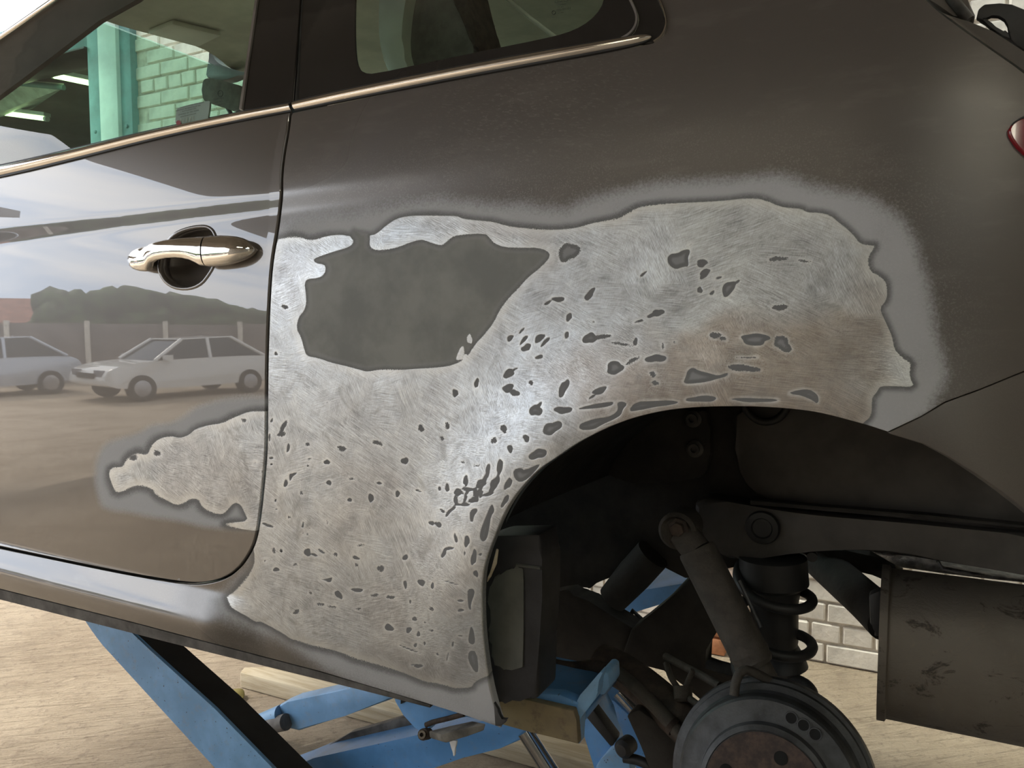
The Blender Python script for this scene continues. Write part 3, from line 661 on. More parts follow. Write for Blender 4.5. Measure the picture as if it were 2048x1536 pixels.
# bare metal, filler, primer on the quarter
BARE = np.vstack([[(556, 478)], Z5((115, 250), (240, 232), (330, 262), (430, 228), (520, 220), (575, 232), (640, 215), (720, 228), (760, 205), (810, 160), (880, 115), (960, 100), (1060, 98), (1160, 100), (1260, 100), (1300, 120), (1400, 130), (1500, 140), (1560, 160), (1640, 175)),
    Z6((0, 240), (100, 250), (200, 255), (300, 250), (380, 238), (460, 212), (560, 195), (640, 180), (720, 130), (780, 105), (900, 90), (1060, 80), (1200, 75), (1330, 65), (1450, 52), (1560, 60)),
    Z7((0, 290), (60, 297), (110, 300), (140, 320), (200, 320), (260, 335), (300, 370), (340, 400), (380, 440), (410, 480), (460, 488), (490, 490), (455, 540), (450, 580), (465, 625), (500, 640), (540, 670), (550, 720), (545, 770), (510, 810), (530, 860), (550, 900), (575, 960), (585, 1020), (620, 1060), (670, 1090), (665, 1130), (665, 1165), (690, 1215), (600, 1210), (510, 1210), (500, 1235), (470, 1270), (470, 1340), (460, 1370), (430, 1395)),
    [(1700, 870), (1466, 850), (1200, 900), (1040, 1010), (995, 1150), (1000, 1350), (975, 1352)],
    ZA((1775, 880), (1730, 910), (1720, 940), (1600, 945), (1560, 930), (1480, 910), (1400, 900), (1330, 870), (1230, 830), (1100, 790), (1000, 760), (920, 740), (830, 700), (720, 670), (620, 650), (520, 615), (490, 612), (430, 570), (340, 520), (275, 488), (240, 492), (180, 450), (120, 420), (70, 385), (55, 340), (45, 318), (100, 285), (150, 230), (190, 180), (222, 130), (240, 70)), [(506, 1090), (505, 1000), (510, 900), (520, 700), (535, 560)]])
PATCH = Z5((600, 150), (640, 185), (700, 200), (705, 250), (700, 295), (730, 320), (800, 322), (900, 297), (960, 272), (1030, 252), (1080, 267), (1120, 282), (1160, 292), (1190, 272), (1230, 237), (1270, 224), (1440, 212), (1470, 242), (1500, 277), (1560, 302), (1680, 307), (1770, 305), (1835, 322), (1862, 360), (1800, 430), (1720, 490), (1650, 570), (1590, 630), (1530, 710), (1500, 780), (1430, 870), (1380, 920), (1330, 1000), (1290, 1030), (1250, 1050), (1200, 1065), (1100, 1075), (1000, 1080), (900, 1088), (760, 1085), (690, 1100), (650, 1090), (560, 1065), (450, 1040), (370, 1010), (300, 1000), (285, 960), (265, 880), (232, 820), (250, 745), (285, 710), (298, 660), (295, 600), (285, 525), (310, 505), (375, 500), (410, 480), (425, 440), (410, 410), (360, 405), (338, 380), (400, 354), (500, 322), (575, 300), (605, 265), (575, 230), (560, 190))
PRIMER = [(500, 480), (560, 468), (600, 440), (700, 425), (800, 405), (900, 398), (1000, 412), (1130, 420), (1230, 385), (1330, 362), (1450, 352), (1560, 352), (1640, 372), (1740, 400), (1800, 440), (1835, 490), (1850, 560), (1862, 620), (1876, 690), (1892, 745), (1880, 785), (1860, 830), (1780, 890), (1500, 900), (1100, 1000), (1020, 1200), (1060, 1470), (900, 1440)] + ZA((1300, 1015), (1100, 950), (900, 880), (720, 810), (620, 745), (520, 680), (400, 615), (260, 585), (150, 530), (60, 465), (-20, 400), (-50, 340), (60, 280), (160, 200), (200, 150), (225, 100)) + [(500, 1080), (490, 800)]
SPOTS = [] ; FUZZ = []
def sp(fn, *es, fz=.25):
    for e_ in es:
        q = ell(*e_) if len(e_) > 3 and not isinstance(e_[0], tuple) else np.array(e_, float)
        SPOTS.append(np.array(fn(*[tuple(x) for x in q]))); FUZZ.append(fz)
sp(Z5, (103, 985, 10, 14, 0), (1980, 750, 16, 28, 15), (1602, 885, 14, 28, 30), (1675, 838, 8, 24, 40), (1690, 895, 12, 36, 35), (1790, 885, 20, 40, 40), (1827, 908, 12, 38, 40), (1705, 945, 32, 22, -20), (1788, 1005, 24, 14, -15), (1965, 862, 15, 18, 0), (1592, 1112, 44, 22, -35), (1632, 1083, 20, 7, -25), (1588, 1205, 35, 28, 0), (1632, 1235, 28, 22, 0), (1387, 1172, 16, 28, 10), (1250, 1237, 18, 22, 0), (1945, 1205, 24, 60, 20), (1765, 1348, 40, 36, -40), (1790, 1312, 10, 24, 20), (1940, 1345, 52, 26, 0), (1870, 1460, 60, 40, -35), (1842, 658, 26, 10, -25), (1910, 636, 40, 17, 8), (75, 1415, 6, 12, 20), (62, 1515, 8, 20, 0), fz=.15)
sp(Z5, (160, 685, 22, 13, 30), (1735, 1170, 12, 16, 0), (1200, 1445, 12, 22, -30), (1030, 1462, 10, 18, 0), (1560, 1465, 22, 24, 0), (148, 1455, 16, 44, 25), (138, 1500, 24, 16, -20), (430, 1300, 8, 6, 0), fz=1.3)
sp(Z5, (1975, 333, 64, 62, -20), fz=2.)
sp(Z6, ((945, 430), (965, 408), (1010, 405), (1040, 385), (1085, 378), (1090, 400), (1075, 430), (1080, 470), (1080, 490), (1045, 490), (1000, 508), (965, 490), (945, 460)), (1165, 468, 36, 25, 10), (1182, 535, 44, 22, -35), (1272, 562, 26, 7, -20), (1152, 640, 20, 18, 0), (1230, 658, 18, 11, -30), (1335, 630, 60, 32, -40), (1392, 588, 22, 8, -50), (790, 538, 28, 7, -35), (1090, 350, 10, 4, -20), (447, 668, 44, 22, -50), (312, 812, 14, 28, 20), (300, 928, 15, 20, 0), (472, 843, 9, 6, 0), (845, 800, 45, 10, -25), (885, 785, 36, 24, -20), (765, 838, 30, 8, -20),
   (448, 948, 42, 36, 0), (740, 970, 15, 24, 0), (870, 1078, 62, 27, -5), (608, 1138, 60, 38, -25), (1505, 955, 96, 36, 5), ((1042, 1240), (1060, 1200), (1075, 1150), (1110, 1135), (1140, 1155), (1220, 1175), (1270, 1190), (1335, 1165), (1330, 1190), (1260, 1210), (1210, 1225), (1130, 1238)), (278, 1265, 20, 56, 20), (510, 1285, 46, 22, -30), (460, 1325, 22, 8, -35), (1165, 1338, 108, 18, 0), (1500, 1345, 130, 15, 2), ((1715, 1300), (1780, 1280), (1850, 1275), (1900, 1305), (1915, 1340), (1905, 1372), (1870, 1345), (1800, 1315), (1740, 1308)), ((350, 1405), (450, 1375), (580, 1355), (605, 1360), (580, 1385), (470, 1400)), ((690, 1420), (740, 1355), (850, 1352), (960, 1345), (1030, 1360), (960, 1378), (860, 1390), (770, 1410)), ((620, 1360), (660, 1352), (690, 1372), (660, 1400), (650, 1440), (600, 1470), (530, 1500), (470, 1536), (380, 1536), (380, 1500), (430, 1480), (500, 1460), (560, 1455), (610, 1430), (630, 1400)), fz=.2)
sp(Z6, (530, 938, 46, 16, -10), (650, 985, 60, 9, 10), (720, 1092, 46, 12, -25), (1680, 985, 66, 40, 25), (1430, 1140, 92, 24, 5), (850, 1180, 18, 20, 0), (865, 1235, 24, 13, 0), (1250, 930, 40, 18, 10), (1300, 950, 24, 12, 20), (1650, 440, 56, 16, -5), (1665, 752, 48, 20, -10), (1820, 455, 36, 7, 10), (915, 1000, 8, 18, 0), (990, 975, 10, 6, 0), (1450, 1073, 60, 5, 0), fz=1.6)
sp(Z8, (968, 15, 14, 18, 0), (1207, 190, 15, 16, 0), (1320, 240, 16, 18, -30), (1240, 292, 14, 20, 10), (1378, 318, 42, 26, -25), (58, 152, 5, 13, 15), (48, 238, 5, 18, 0), (140, 288, 6, 28, 8), (55, 337, 11, 7, 0), (332, 358, 16, 12, 30), (718, 352, 17, 19, 0), (168, 418, 18, 6, -30), (152, 432, 8, 16, 10), (128, 463, 10, 19, 0), (342, 460, 12, 14, 0), (590, 462, 18, 6, 10), (550, 535, 13, 24, -20), (682, 515, 10, 19, 15), (445, 545, 11, 11, 0), (785, 500, 15, 6, 20), (890, 490, 7, 14, -20), (928, 485, 12, 19, -10), (78, 548, 5, 9, 20), (82, 592, 6, 6, 0), (212, 675, 6, 9, 0), (235, 715, 7, 5, 0), (247, 685, 4, 4, 0), (215, 660, 5, 7, 0), (225, 698, 4, 6, 0),
   (38, 670, 28, 8, 20), (80, 890, 19, 9, 0), (235, 805, 20, 17, 20), (270, 818, 22, 6, 15), (305, 800, 26, 6, 30), (476, 832, 18, 9, 10), (720, 830, 12, 17, 20), ((290, 937), (320, 938), (345, 932), (358, 927), (355, 950), (340, 955), (320, 943)), (390, 1015, 15, 24, -30), (482, 992, 28, 11, 10),
   (1020, 450, 12, 28, 10), (1130, 398, 11, 33, 0), (1188, 385, 15, 42, 15), (1095, 465, 24, 22, 0), (1165, 460, 22, 30, 20), (985, 510, 24, 20, 0), (970, 545, 10, 24, 0), (1005, 568, 34, 10, 0), (1020, 530, 8, 40, 20), (1060, 545, 24, 16, 0), (1070, 510, 14, 26, 0), (1095, 505, 12, 30, 0), (1130, 517, 34, 8, -10), (1150, 490, 14, 30, 20), (1030, 492, 34, 9, 10), (1115, 440, 12, 24, 20),
   (938, 605, 28, 9, -50), (905, 600, 14, 8, 40), (962, 585, 7, 11, 0), (850, 660, 15, 11, 0), (885, 668, 12, 19, -30), ((1040, 595), (1075, 585), (1080, 600), (1060, 625), (1055, 660), (1040, 650)), ((1150, 560), (1165, 600), (1145, 625), (1138, 680), (1125, 740), (1105, 755), (1088, 735), (1095, 690), (1115, 640), (1135, 590)), (1025, 750, 12, 33, 0), (970, 735, 7, 30, -12), (1015, 810, 5, 10, 0), (940, 785, 19, 9, 0), (912, 808, 11, 24, 20), (1060, 830, 13, 43, 5), (1093, 815, 8, 8, 0), (1070, 910, 13, 17, 0), ((1255, 395), (1295, 385), (1310, 400), (1390, 362), (1380, 385), (1330, 440), (1290, 460), (1260, 440)), (1230, 465, 15, 33, 20), (1215, 550, 12, 35, 25),
   (800, 955, 17, 18, 0), (720, 965, 8, 25, -15), (855, 970, 7, 20, 0), (945, 955, 52, 3.5, 18), (745, 1050, 7, 9, 0), (640, 1178, 28, 14, 35), (737, 1190, 13, 17, 0), (766, 1135, 11, 13, -20), (817, 1152, 6, 6, 0), (995, 1045, 20, 6, 10), ((1030, 985), (1060, 985), (1065, 1010), (1045, 1060), (1048, 1095), (1035, 1090), (1028, 1030)), (995, 1092, 18, 7, 0), ((1035, 1290), (1075, 1295), (1085, 1400), (1065, 1400), (1030, 1340)), ((1045, 1165), (1060, 1190), (1068, 1250), (1055, 1265), (1030, 1250), (1038, 1200)), (742, 1285, 72, 4, 22), (770, 1265, 8, 13, 0), (785, 1210, 8, 17, 10), (815, 1255, 14, 6, 60), (955, 1262, 5, 21, 5), (880, 1310, 7, 9, -40), (930, 1320, 5, 22, 10), (785, 1368, 20, 11, 0), (758, 1364, 16, 4, 5), (995, 1220, 18, 4, 15), fz=.12)
sp(Z8, (930, 178, 10, 16, 0), (798, 190, 14, 18, 0), (902, 240, 8, 14, -20), (235, 270, 14, 8, 0), (245, 342, 10, 6, 0), (237, 375, 7, 6, 0), (405, 290, 24, 12, 10), (582, 262, 24, 12, 20), (205, 510, 7, 11, 0), (145, 630, 6, 9, 0), (335, 655, 5, 9, 0), (68, 795, 8, 18, 0), (175, 865, 9, 8, 0), (375, 815, 10, 10, 0), (478, 868, 7, 10, 0), (598, 885, 16, 18, 0), (568, 1017, 20, 8, 0), (648, 1027, 20, 10, 0), (250, 1005, 14, 5, 45), (300, 1062, 26, 6, 10), (360, 1075, 24, 6, 10), (488, 1085, 16, 5, 0), (1160, 250, 12, 18, 20), (455, 440, 16, 5, 0), (500, 770, 18, 6, 0), (850, 1085, 12, 10, 0), (180, 1100, 18, 10, -20), (850, 1192, 14, 6, 0), (1075, 375, 14, 5, 0), (1005, 358, 7, 8, 0), fz=1.5)
HOLES = [np.array(Z8(*map(tuple, ell(*q)))) for q in ((57, 368, 6, 6), (76, 550, 5, 9), (105, 797, 6, 11), (25, 848, 5, 6), (8, 403, 4, 8), (66, 545, 3, 3), (212, 712, 3, 3))]
BRIGHT = [np.array(Z5(*map(tuple, ell(*q)))) for q in ((1342, 890, 18, 30, 10), (1285, 985, 24, 42, 15), (1315, 1010, 20, 24))]
NETH = [np.array(Z8(*map(tuple, ell(*q)))) for q in ((1118, 495, 19, 13), (1160, 413, 17, 18), (1042, 520, 15, 12), (995, 540, 17, 22), (1135, 447, 13, 10))]
def box_sdf(pts, polys, margin=16., fz=None):
    d = np.full(len(pts), -margin); f = np.full(len(pts), .3)
    for i, q in enumerate(polys):
        mn, mx = q.min(0)-margin, q.max(0)+margin; k = np.nonzero((pts[:, 0] > mn[0]) & (pts[:, 0] < mx[0]) & (pts[:, 1] > mn[1]) & (pts[:, 1] < mx[1]))[0]
        if len(k) == 0: continue
        v = sdf(pts[k], smooth(q, 1)); u = v > d[k]
        if fz is not None: f[k[u]] = fz[i]
        d[k[u]] = v[u]
    return (d, f) if fz is not None else d
def quarter_attrs(pts):
    b = sdf(pts, smooth(BARE, 1)); pt = sdf(pts, smooth(PATCH, 1)); b = np.minimum(b, -pt); b = np.maximum(b, box_sdf(pts, BRIGHT))
    s, f = box_sdf(pts, SPOTS, 16., FUZZ); s = np.minimum(s, -box_sdf(pts, NETH)); h = box_sdf(pts, HOLES, 6.); s = np.maximum(s, h)
    # the glossy fold along the door opening and the sill step stay painted
    return {'bare': b, 'spot': s, 'fuzz': f, 'prim': np.maximum(sdf(pts, np.array(PRIMER)), np.minimum(pt, 40)), 'fill': np.where(pt > -3, pt, -20), 'hole': np.clip(h, -3, 3)}
QUARTER = skin('quarter_panel', quarter_poly, M['quarter'], CAR, 3.2, attrs=quarter_attrs)
# small dent in the lower edge
# door
DBARE = np.array(ZD((1760, 235), (1650, 232), (1590, 235), (1540, 255), (1480, 280), (1420, 310), (1340, 320), (1250, 345), (1210, 385), (1150, 405), (1090, 390), (1010, 410), (965, 460), (945, 515), (880, 500), (830, 520), (800, 555), (790, 590), (710, 592), (695, 640), (720, 710), (745, 755), (800, 740), (840, 715), (900, 705), (970, 725), (1005, 770), (1060, 800), (1130, 835), (1180, 820), (1200, 800), (1240, 790), (1275, 800), (1290, 840), (1330, 870), (1390, 890), (1430, 890), (1460, 860), (1500, 815), (1540, 830), (1560, 870), (1590, 935), (1490, 945), (1430, 955), (1530, 985), (1640, 1000), (1760, 1000)))
DPRIM = np.array(ZD((1760, 130), (1700, 140), (1560, 130), (1400, 160), (1250, 200), (1160, 270), (1080, 310), (980, 310), (880, 380), (760, 400), (660, 440), (615, 520), (600, 620), (610, 720), (640, 830), (680, 862), (800, 880), (1000, 915), (1180, 945), (1300, 975), (1640, 1005), (1760, 1005)))
DSP = [np.array(ZD(*map(tuple, ell(*q)))) for q in ((855, 530, 24, 20), (1005, 500, 20, 22), (1560, 290, 18, 10), (1632, 557, 8, 5), (1677, 617, 4, 10), (1632, 577, 7, 4))]
def door_attrs(pts):
    s, f = box_sdf(pts, DSP, 16., [2.2, 2.2, 2., .1, .1, .1]); return {'bare': sdf(pts, smooth(DBARE, 1)), 'spot': s, 'fuzz': f, 'prim': sdf(pts, smooth(DPRIM, 2)), 'fill': np.full(len(pts), -20.), 'hole': np.full(len(pts), -3.)}
HZ = lambda *p: [(240+a/6.4, 430+b/6.4) for a, b in p]
CUP = smooth(HZ((585, 395), (640, 310), (720, 240), (820, 195), (940, 163), (1060, 150), (1130, 162), (1185, 205), (1215, 270), (1225, 340), (1222, 480), (1210, 600), (1180, 680), (1120, 775), (1050, 865), (950, 922), (830, 942), (700, 925), (600, 865), (540, 785), (508, 690), (520, 560), (550, 460)), 1)
door_poly = np.vstack([[(-300, 416), (0, 354.5), (150, 317), (303, 279), (440, 249), (578, 222)], dl])
DOOR = skin('door', door_poly, M['door'], CAR, 3.6, holes=[CUP], attrs=door_attrs)
# recess behind the handle
cc = CUP.mean(0); bm = bmesh.new(); rows = []; L = resample(CUP, 4.)
for k, (f_, d_) in enumerate(((1.0, .004), (.96, .012), (.86, .022), (.66, .029), (.4, .032), (.15, .033))):
    q = cc+(L-cc)*f_; Q = hit(q[:, 0], q[:, 1]); N = snormal(Q); rows.append([bm.verts.new(Vector(x)) for x in Q-N*d_])
for a, b in zip(rows[:-1], rows[1:]):
    for i in range(len(a)): bm.faces.new((a[i], a[(i+1) % len(a)], b[(i+1) % len(a)], b[i]))
bm.faces.new(rows[-1]); CUPO = bm_obj('handle_recess', bm, M['paint'], DOOR, True)
ribbon('recess_rim', np.vstack([CUP, CUP[:1]]), [(-4.5, .0002), (-2.5, .0016), (0, .0018), (2.2, .0002), (3.2, -.004)], M['paint'], DOOR)
HANDLE = None
def loft(name, st, stand, prot, mat, parent):
    bm = bmesh.new(); rings = []; n = 20
    for (x, yt, yb), s0, pr_ in zip(st, stand, prot):
        px_ = 240+x/6.4; c_ = 430+(yt+yb)/2/6.4; hh = (yb-yt)/2/6.4; rg = []
        for j in range(n):
            a = 2*math.pi*j/n; q = S(px_, c_-hh*math.sin(a)); N = Vector(snormal(np.array(q))); rg.append(bm.verts.new(q+N*(s0+pr_*.5*(1+math.copysign(abs(math.cos(a))**.8, math.cos(a))))))
        rings.append(rg)
    for a, b in zip(rings[:-1], rings[1:]):
        for j in range(n): bm.faces.new((a[j], a[(j+1) % n], b[(j+1) % n], b[j]))
    bm.faces.new(rings[0]); bm.faces.new(rings[-1][::-1]); return bm_obj(name, bm, mat, parent, angle=60)
HANDLE = loft('handle_grip', [(190, 560, 590), (200, 525, 640), (228, 498, 682), (280, 470, 712), (350, 446, 732), (430, 428, 738), (480, 419, 732), (510, 413, 690), (550, 404, 640), (640, 387, 608), (760, 366, 588), (880, 348, 582), (960, 337, 590), (1040, 326, 615), (1110, 318, 655), (1160, 314, 680), (1212, 311, 678)],
    [.000, .000, .001, .001, .002, .003, .005, .008, .013, .017, .018, .016, .013, .009, .005, .003, .002], [.006, .012, .018, .022, .024, .024, .022, .020, .017, .015, .014, .015, .017, .020, .024, .026, .027], M['chrome'], DOOR)
loft('handle_end_cap', [(1222, 308, 682), (1300, 298, 678), (1400, 293, 668), (1500, 296, 650), (1580, 304, 622), (1650, 322, 592), (1700, 346, 560), (1740, 380, 525), (1765, 420, 478), (1770, 440, 455)], [.002, .001, 0, 0, 0, 0, 0, 0, 0, 0], [.026, .027, .027, .026, .025, .022, .019, .015, .009, .005], M['chrome'], DOOR)
# dark backing behind every gap
slab('body_shell', [(640, 250), (560, 262), (540, 420), (518, 540), (508, 900), (490, 1060), (380, 1150), (-300, 1010), (-300, 1085), (380, 1200), (560, 1150), (600, 900), (640, 400)], .075, .02, M['gap'], CAR, 0)
slab('pillar_shell', [(640, -200), (640, 245), (545, 262), (550, 100), (565, -200)], .24, .02, M['gap'], CAR, 0)
# belt strips
def strip(line, wd, widths, parent, nm='chrome_strip'):
    L = smooth(line, 2, False)
    ribbon('strip_seal', L, [(-wd*.5-3.5, 0), (-wd*.5-3, .003), (wd*.5+3, .003), (wd*.5+3.5, 0)], M['rubber'], parent, widths)
    return ribbon(nm, L, [(-wd*.5, .002), (-wd*.46, .0055), (-wd*.25, .0078), (wd*.05, .0080), (wd*.12, .0066), (wd*.2, .0078), (wd*.42, .0062), (wd*.5, .002)], M['strip'], parent, widths)
strip([(-300, 403), (0, 344), (150, 309), (303, 271.5), (440, 242), (583, 215.5)], 15, [1.3, 1.15, .95, .85], DOOR)
strip([(589, 213.5), (700, 190), (900, 150), (1050, 122), (1200, 96.5), (1275, 82), (1304, 74)], 17, [.8, .95, 1.05, 1.1, 1.0, .85, .15], QUARTER)
# glass: rear quarter pane with black border, its gaskets and the door glass
QG = smooth([(597, 209), (700, 184), (900, 144.5), (1050, 116), (1150, 98), (1215, 86), (1245, 78), (1265, 64), (1275, 44), (1272, 24), (1258, -5), (1240, -45), (1225, -110), (1225, -160)], 1, False)
CLR = smooth([(713, -160), (711, -20), (709, 60), (711, 110), (716, 134), (728, 146), (748, 148), (860, 124), (980, 99), (1080, 79), (1130, 67), (1165, 52), (1192, 30), (1208, 4), (1214, -40), (1210, -160)], 1)
qpoly = np.vstack([QG, [(630, -160), (613, -60), (606, 0), (601, 110)]])
clr_in = CLR.copy(); clr_in[:, 1] = np.maximum(clr_in[:, 1], -140)
BORD = skin('window_border', qpoly, M['pillar'], QUARTER, 6., off=.0, holes=[clr_in], flange=.004, arc=0.)
skin('window_glass', clr_in, M['glass'], QUARTER, 10., off=-.001, flange=.003, arc=0.)
gk = smooth([(1228, 84), (1246, 78), (1264, 66), (1275, 46), (1272, 24), (1258, -5), (1240, -45), (1225, -110)], 2, False)
ribbon('window_gasket', gk, [(-2.5, 0), (-2, .0025), (2, .0025), (2.5, 0)], M['trimgrey'], QUARTER)
skin('corner_trim', np.vstack([smooth([(1240, 90), (1300, 86), (1318, 78), (1328, 62), (1331, 42), (1322, 12), (1306, -18), (1290, -50), (1280, -110)], 1, False), [(1230, -110)], smooth([(1244, -45), (1262, -5), (1276, 24), (1279, 46), (1268, 68), (1250, 81)], 1, False)]), M['pillar'], QUARTER, 6., flange=.003, arc=0.)
ribbon('trim_edge', smooth([(1308, 85), (1322, 76), (1331, 60), (1333.5, 42), (1325, 12), (1309, -17), (1293, -48), (1283, -100)], 2, False), [(-1.7, 0), (-1, .003), (1, .003), (1.7, 0)], M['chrome'], QUARTER)
DG = [(513, -20), (481, 218), (440, 231), (303, 262), (150, 299), (0, 333), (-300, 391), (-300, 298), (-60, 124), (0, 80), (120, -6), (190, -58), (518, -58)]
skin('window_glass', DG, M['glass'], DOOR, 14., off=-.003, flange=.003, arc=0.)
skin('pillar_trim', [(521, -60), (516, 0), (487, 219), (584, 204), (599, 0), (604, -60)], M['pillar'], DOOR, 6., flange=.006)
ribbon('glass_seal', resample([(523, -60), (514.5, 0), (483, 220)], 10, False), [(-3.2, -.002), (-2.4, .003), (2.4, .003), (3.2, -.002)], M['trimgrey'], DOOR)
ribbon('gap_seal', resample([(610, -60), (605, 0), (598, 120), (591, 204)], 10, False), [(-5.5, -.004), (-2, -.002), (0, .0015), (2, -.002), (5.5, -.004)], M['dkplastic'], QUARTER)
# front window pillar and its edge strip
slab('window_pillar', [(-300, 300), (-60, 128), (0, 78), (118, -8), (190, -60), (350, -60), (272, 0), (197, 42), (42, 160), (-60, 235), (-300, 420)], .235, .012, M['pillarmat'], CAR, .002)
tube('pillar_strip', [P(-300, 296, .23), P(-60, 122, .23), P(0, 76, .23), P(124, -10, .23), P(200, -66, .23)], .006, M['strip'], CAR)
# interior and far side
zL = 2.06; hd = [onZ(np.array(float(x)), np.array(float(y)), zL) for x, y in ((197, 40), (235, 50), (270, 60), (330, 76), (390, 92), (415, 99), (430, 112), (452, 134), (484, 152))]
hd = [Vector(p) for p in hd]; half = [p for p in hd if p.y < .80]; mir = [Vector((p.x, 1.60-p.y, p.z)) for p in half[::-1]]
bm = bmesh.new(); bm_prism(bm, [Vector((.0, .24, zL)), Vector((-1.62, .24, zL))]+half+mir+[Vector((-1.62, 1.37, zL)), Vector((.0, 1.37, zL))], (0, 0, .035), .008); bm_obj('roof_lining', bm, M['headliner'], CAR, angle=40)
bm = bmesh.new(); bm_prism(bm, [Vector(onZ(np.array(float(x)), np.array(float(y)), zL-.001)) for x, y in ((296, 58), (345, 38), (442, 62), (398, 84))], (0, 0, -.012), .004); bm_obj('sun_visor', bm, M['ivory'], CAR, angle=40)
bm = bmesh.new(); bm_prism(bm, [(-1.70, .28, 2.07), (-1.70, 1.32, 2.07), (-2.45, 1.42, 1.62), (-2.45, .18, 1.62)], (-.003, 0, .005)); bm_obj('windscreen', bm, M['glass'], CAR)
H2 = lambda *p: [(340+a/8.533, 80+b/8.533) for a, b in p]
slab('mirror_mount', H2((665, 170), (700, 205), (745, 310), (830, 400), (930, 450), (1300, 570), (1500, 500), (1500, 640), (1240, 560), (930, 705), (760, 660), (605, 640), (640, 450), (672, 260)), .70, .03, M['dkplastic'], CAR, .006, 1)
slab('interior_mirror', H2((545, 700), (600, 645), (720, 650), (850, 680), (1000, 720), (1250, 790), (1260, 1180), (1180, 1215), (1080, 1212), (980, 1180), (860, 1130), (690, 1085), (560, 1040), (535, 900)), .66, .035, M['seat'], CAR, .01, 1)
tube('mirror_cable', [P(455, 215, .69), P(460, 224, .69), P(468, 250, .69)], .006, M['dkplastic'], CAR, 8)
box('far_window', (-1.5, 1.5, 1.60), (-.9, 1.504, 2.04), M['glass'], CAR)
mb = bmesh.new(); bm_prism(mb, [(-2.4, 1.52, .85), (.42, 1.52, .85), (.42, 1.52, 1.60), (-2.4, 1.52, 1.55)], (0, .05, 0), .01); bm_obj('far_body_side', mb, M['paint'], CAR)
mb = bmesh.new(); bm_prism(mb, [(-1.05, 1.44, 1.58), (.16, 1.44, 1.60), (-.02, 1.38, 2.06), (-.85, 1.36, 2.08)], (0, .04, 0), .01); bm_obj('far_quarter_trim', mb, M['headliner'], CAR)
box('roof', (-1.64, .22, 2.10), (.03, 1.40, 2.13), M['paint'], CAR, .012)
box('cabin_floor', (-2.4, .10, .92), (-.62, 1.50, .95), M['seat'], CAR, .005)
slab('parcel_shelf', [(640, 320), (640, 300), (1300, 160), (1300, 185)], .12, 1.3, M['dkplastic'], CAR, .004)
slab('seat_bolster', [(770, -120), (760, -30), (757, 40), (759, 80), (766, 115), (774, 142), (790, 160), (830, 160), (812, 130), (802, 90), (806, 30), (815, -20), (830, -120)], .36, .09, M['ivory'], CAR, .02, 1)
slab('seat_back', [(812, -120), (808, 0), (800, 60), (803, 100), (808, 160), (950, 160), (947, 100), (944, 62), (934, 30), (916, 5), (905, -120)], .39, .12, M['seat'], CAR, .012, 1)
slab('seat_edge', [(895, -60), (905, 0), (925, 40), (944, 92), (952, 92), (950, 50), (938, 22), (920, -60)], .385, .10, M['rusty'], CAR, .006, 1)
tube('trim_seam', [P(1005, -10, .5), P(1060, 36, .5), P(1115, 78, .5)], .004, M['ivory'], CAR, 8)
# rear corner
BUMP = [(1779, 866), (1843, 835.5), (1891.5, 806.5), (1963, 780.5), (2048, 746), (2200, 690), (2290, 740), (2330, 900), (2330, 1010), (2280, 1100), (2160, 1095), (2100, 1056), (2048, 1014), (2005, 982), (1960, 951), (1900, 913), (1850, 887)]
skin('rear_bumper', BUMP, M['dullpaint'], CAR, 6., off=-.001)
TL = skin('tail_light', smooth([(2021, 262), (2026, 250), (2040, 240), (2060, 234), (2110, 225), (2150, 260), (2150, 330), (2110, 342), (2070, 318), (2045, 298), (2030, 280)], 1), M['red'], CAR, 5., off=.006, flange=.012)
ribbon('lamp_seal', smooth([(2110, 225), (2060, 232), (2038, 239), (2024, 249), (2019, 262), (2028, 281), (2044, 300), (2070, 321), (2110, 345)], 1, False), [(-2, 0), (-1.5, .005), (1.5, .005), (2, 0)], M['rubber'], CAR)
slab('tailgate', [(1873, 19), (1908, 34), (1938, 43), (1985, 62), (2048, 103), (2150, 172), (2260, 262), (2300, 400), (2290, 560), (2278, 420), (2235, 305), (2158, 222), (2048, 141), (1960, 80), (1905, 41)], .155, .25, M['dullpaint'], CAR, .008)
slab('tailgate_window_frame', [(1852, -5), (1790, -75), (1760, -140), (1860, -140), (1935, -4), (1953, 34), (1939, 41), (1908, 32), (1872, 16)], .17, .3, M['dullpaint'], CAR, .01)
tube('tailgate_window_seal', [P(1868, -70, .168), P(1903, -4, .168), P(1938, 40, .168)], .006, M['flange'], CAR, 8)
bm = bmesh.new(); bm_prism(bm, [(.30, .30, 2.05), (.30, 1.32, 2.05), (.50, 1.46, 1.45), (.52, 1.48, 1.02), (.52, .20, 1.02), (.50, .20, 1.45)], (.03, 0, .008), .006); bm_obj('tailgate_panel', bm, M['dullpaint'], CAR, angle=35)
box('rear_valance', (.40, .32, .93), (.52, 1.45, 1.05), M['dkplastic'], CAR, .015)
TT = slab('tailgate_trim', [(1953, 36), (1957, 18), (1969, 8), (2000, 5.5), (2025, 8), (2048, 19), (2100, 52), (2110, 140), (2060, 108), (2035, 93), (2022, 80), (2018, 66), (2022, 60), (2020, 48), (2013, 36), (2000, 28), (1984, 27), (1972, 33), (1966, 40)], .22, .010, M['dkplastic'], CAR, .002)
slab('trim_leg', [(1955, 34), (1966, 32), (1985, 45), (2003, 66), (2010, 58), (2024, 72), (2030, 88), (2008, 72), (1985, 52), (1962, 42)], .222, .010, M['dkplastic'], TT, .002)
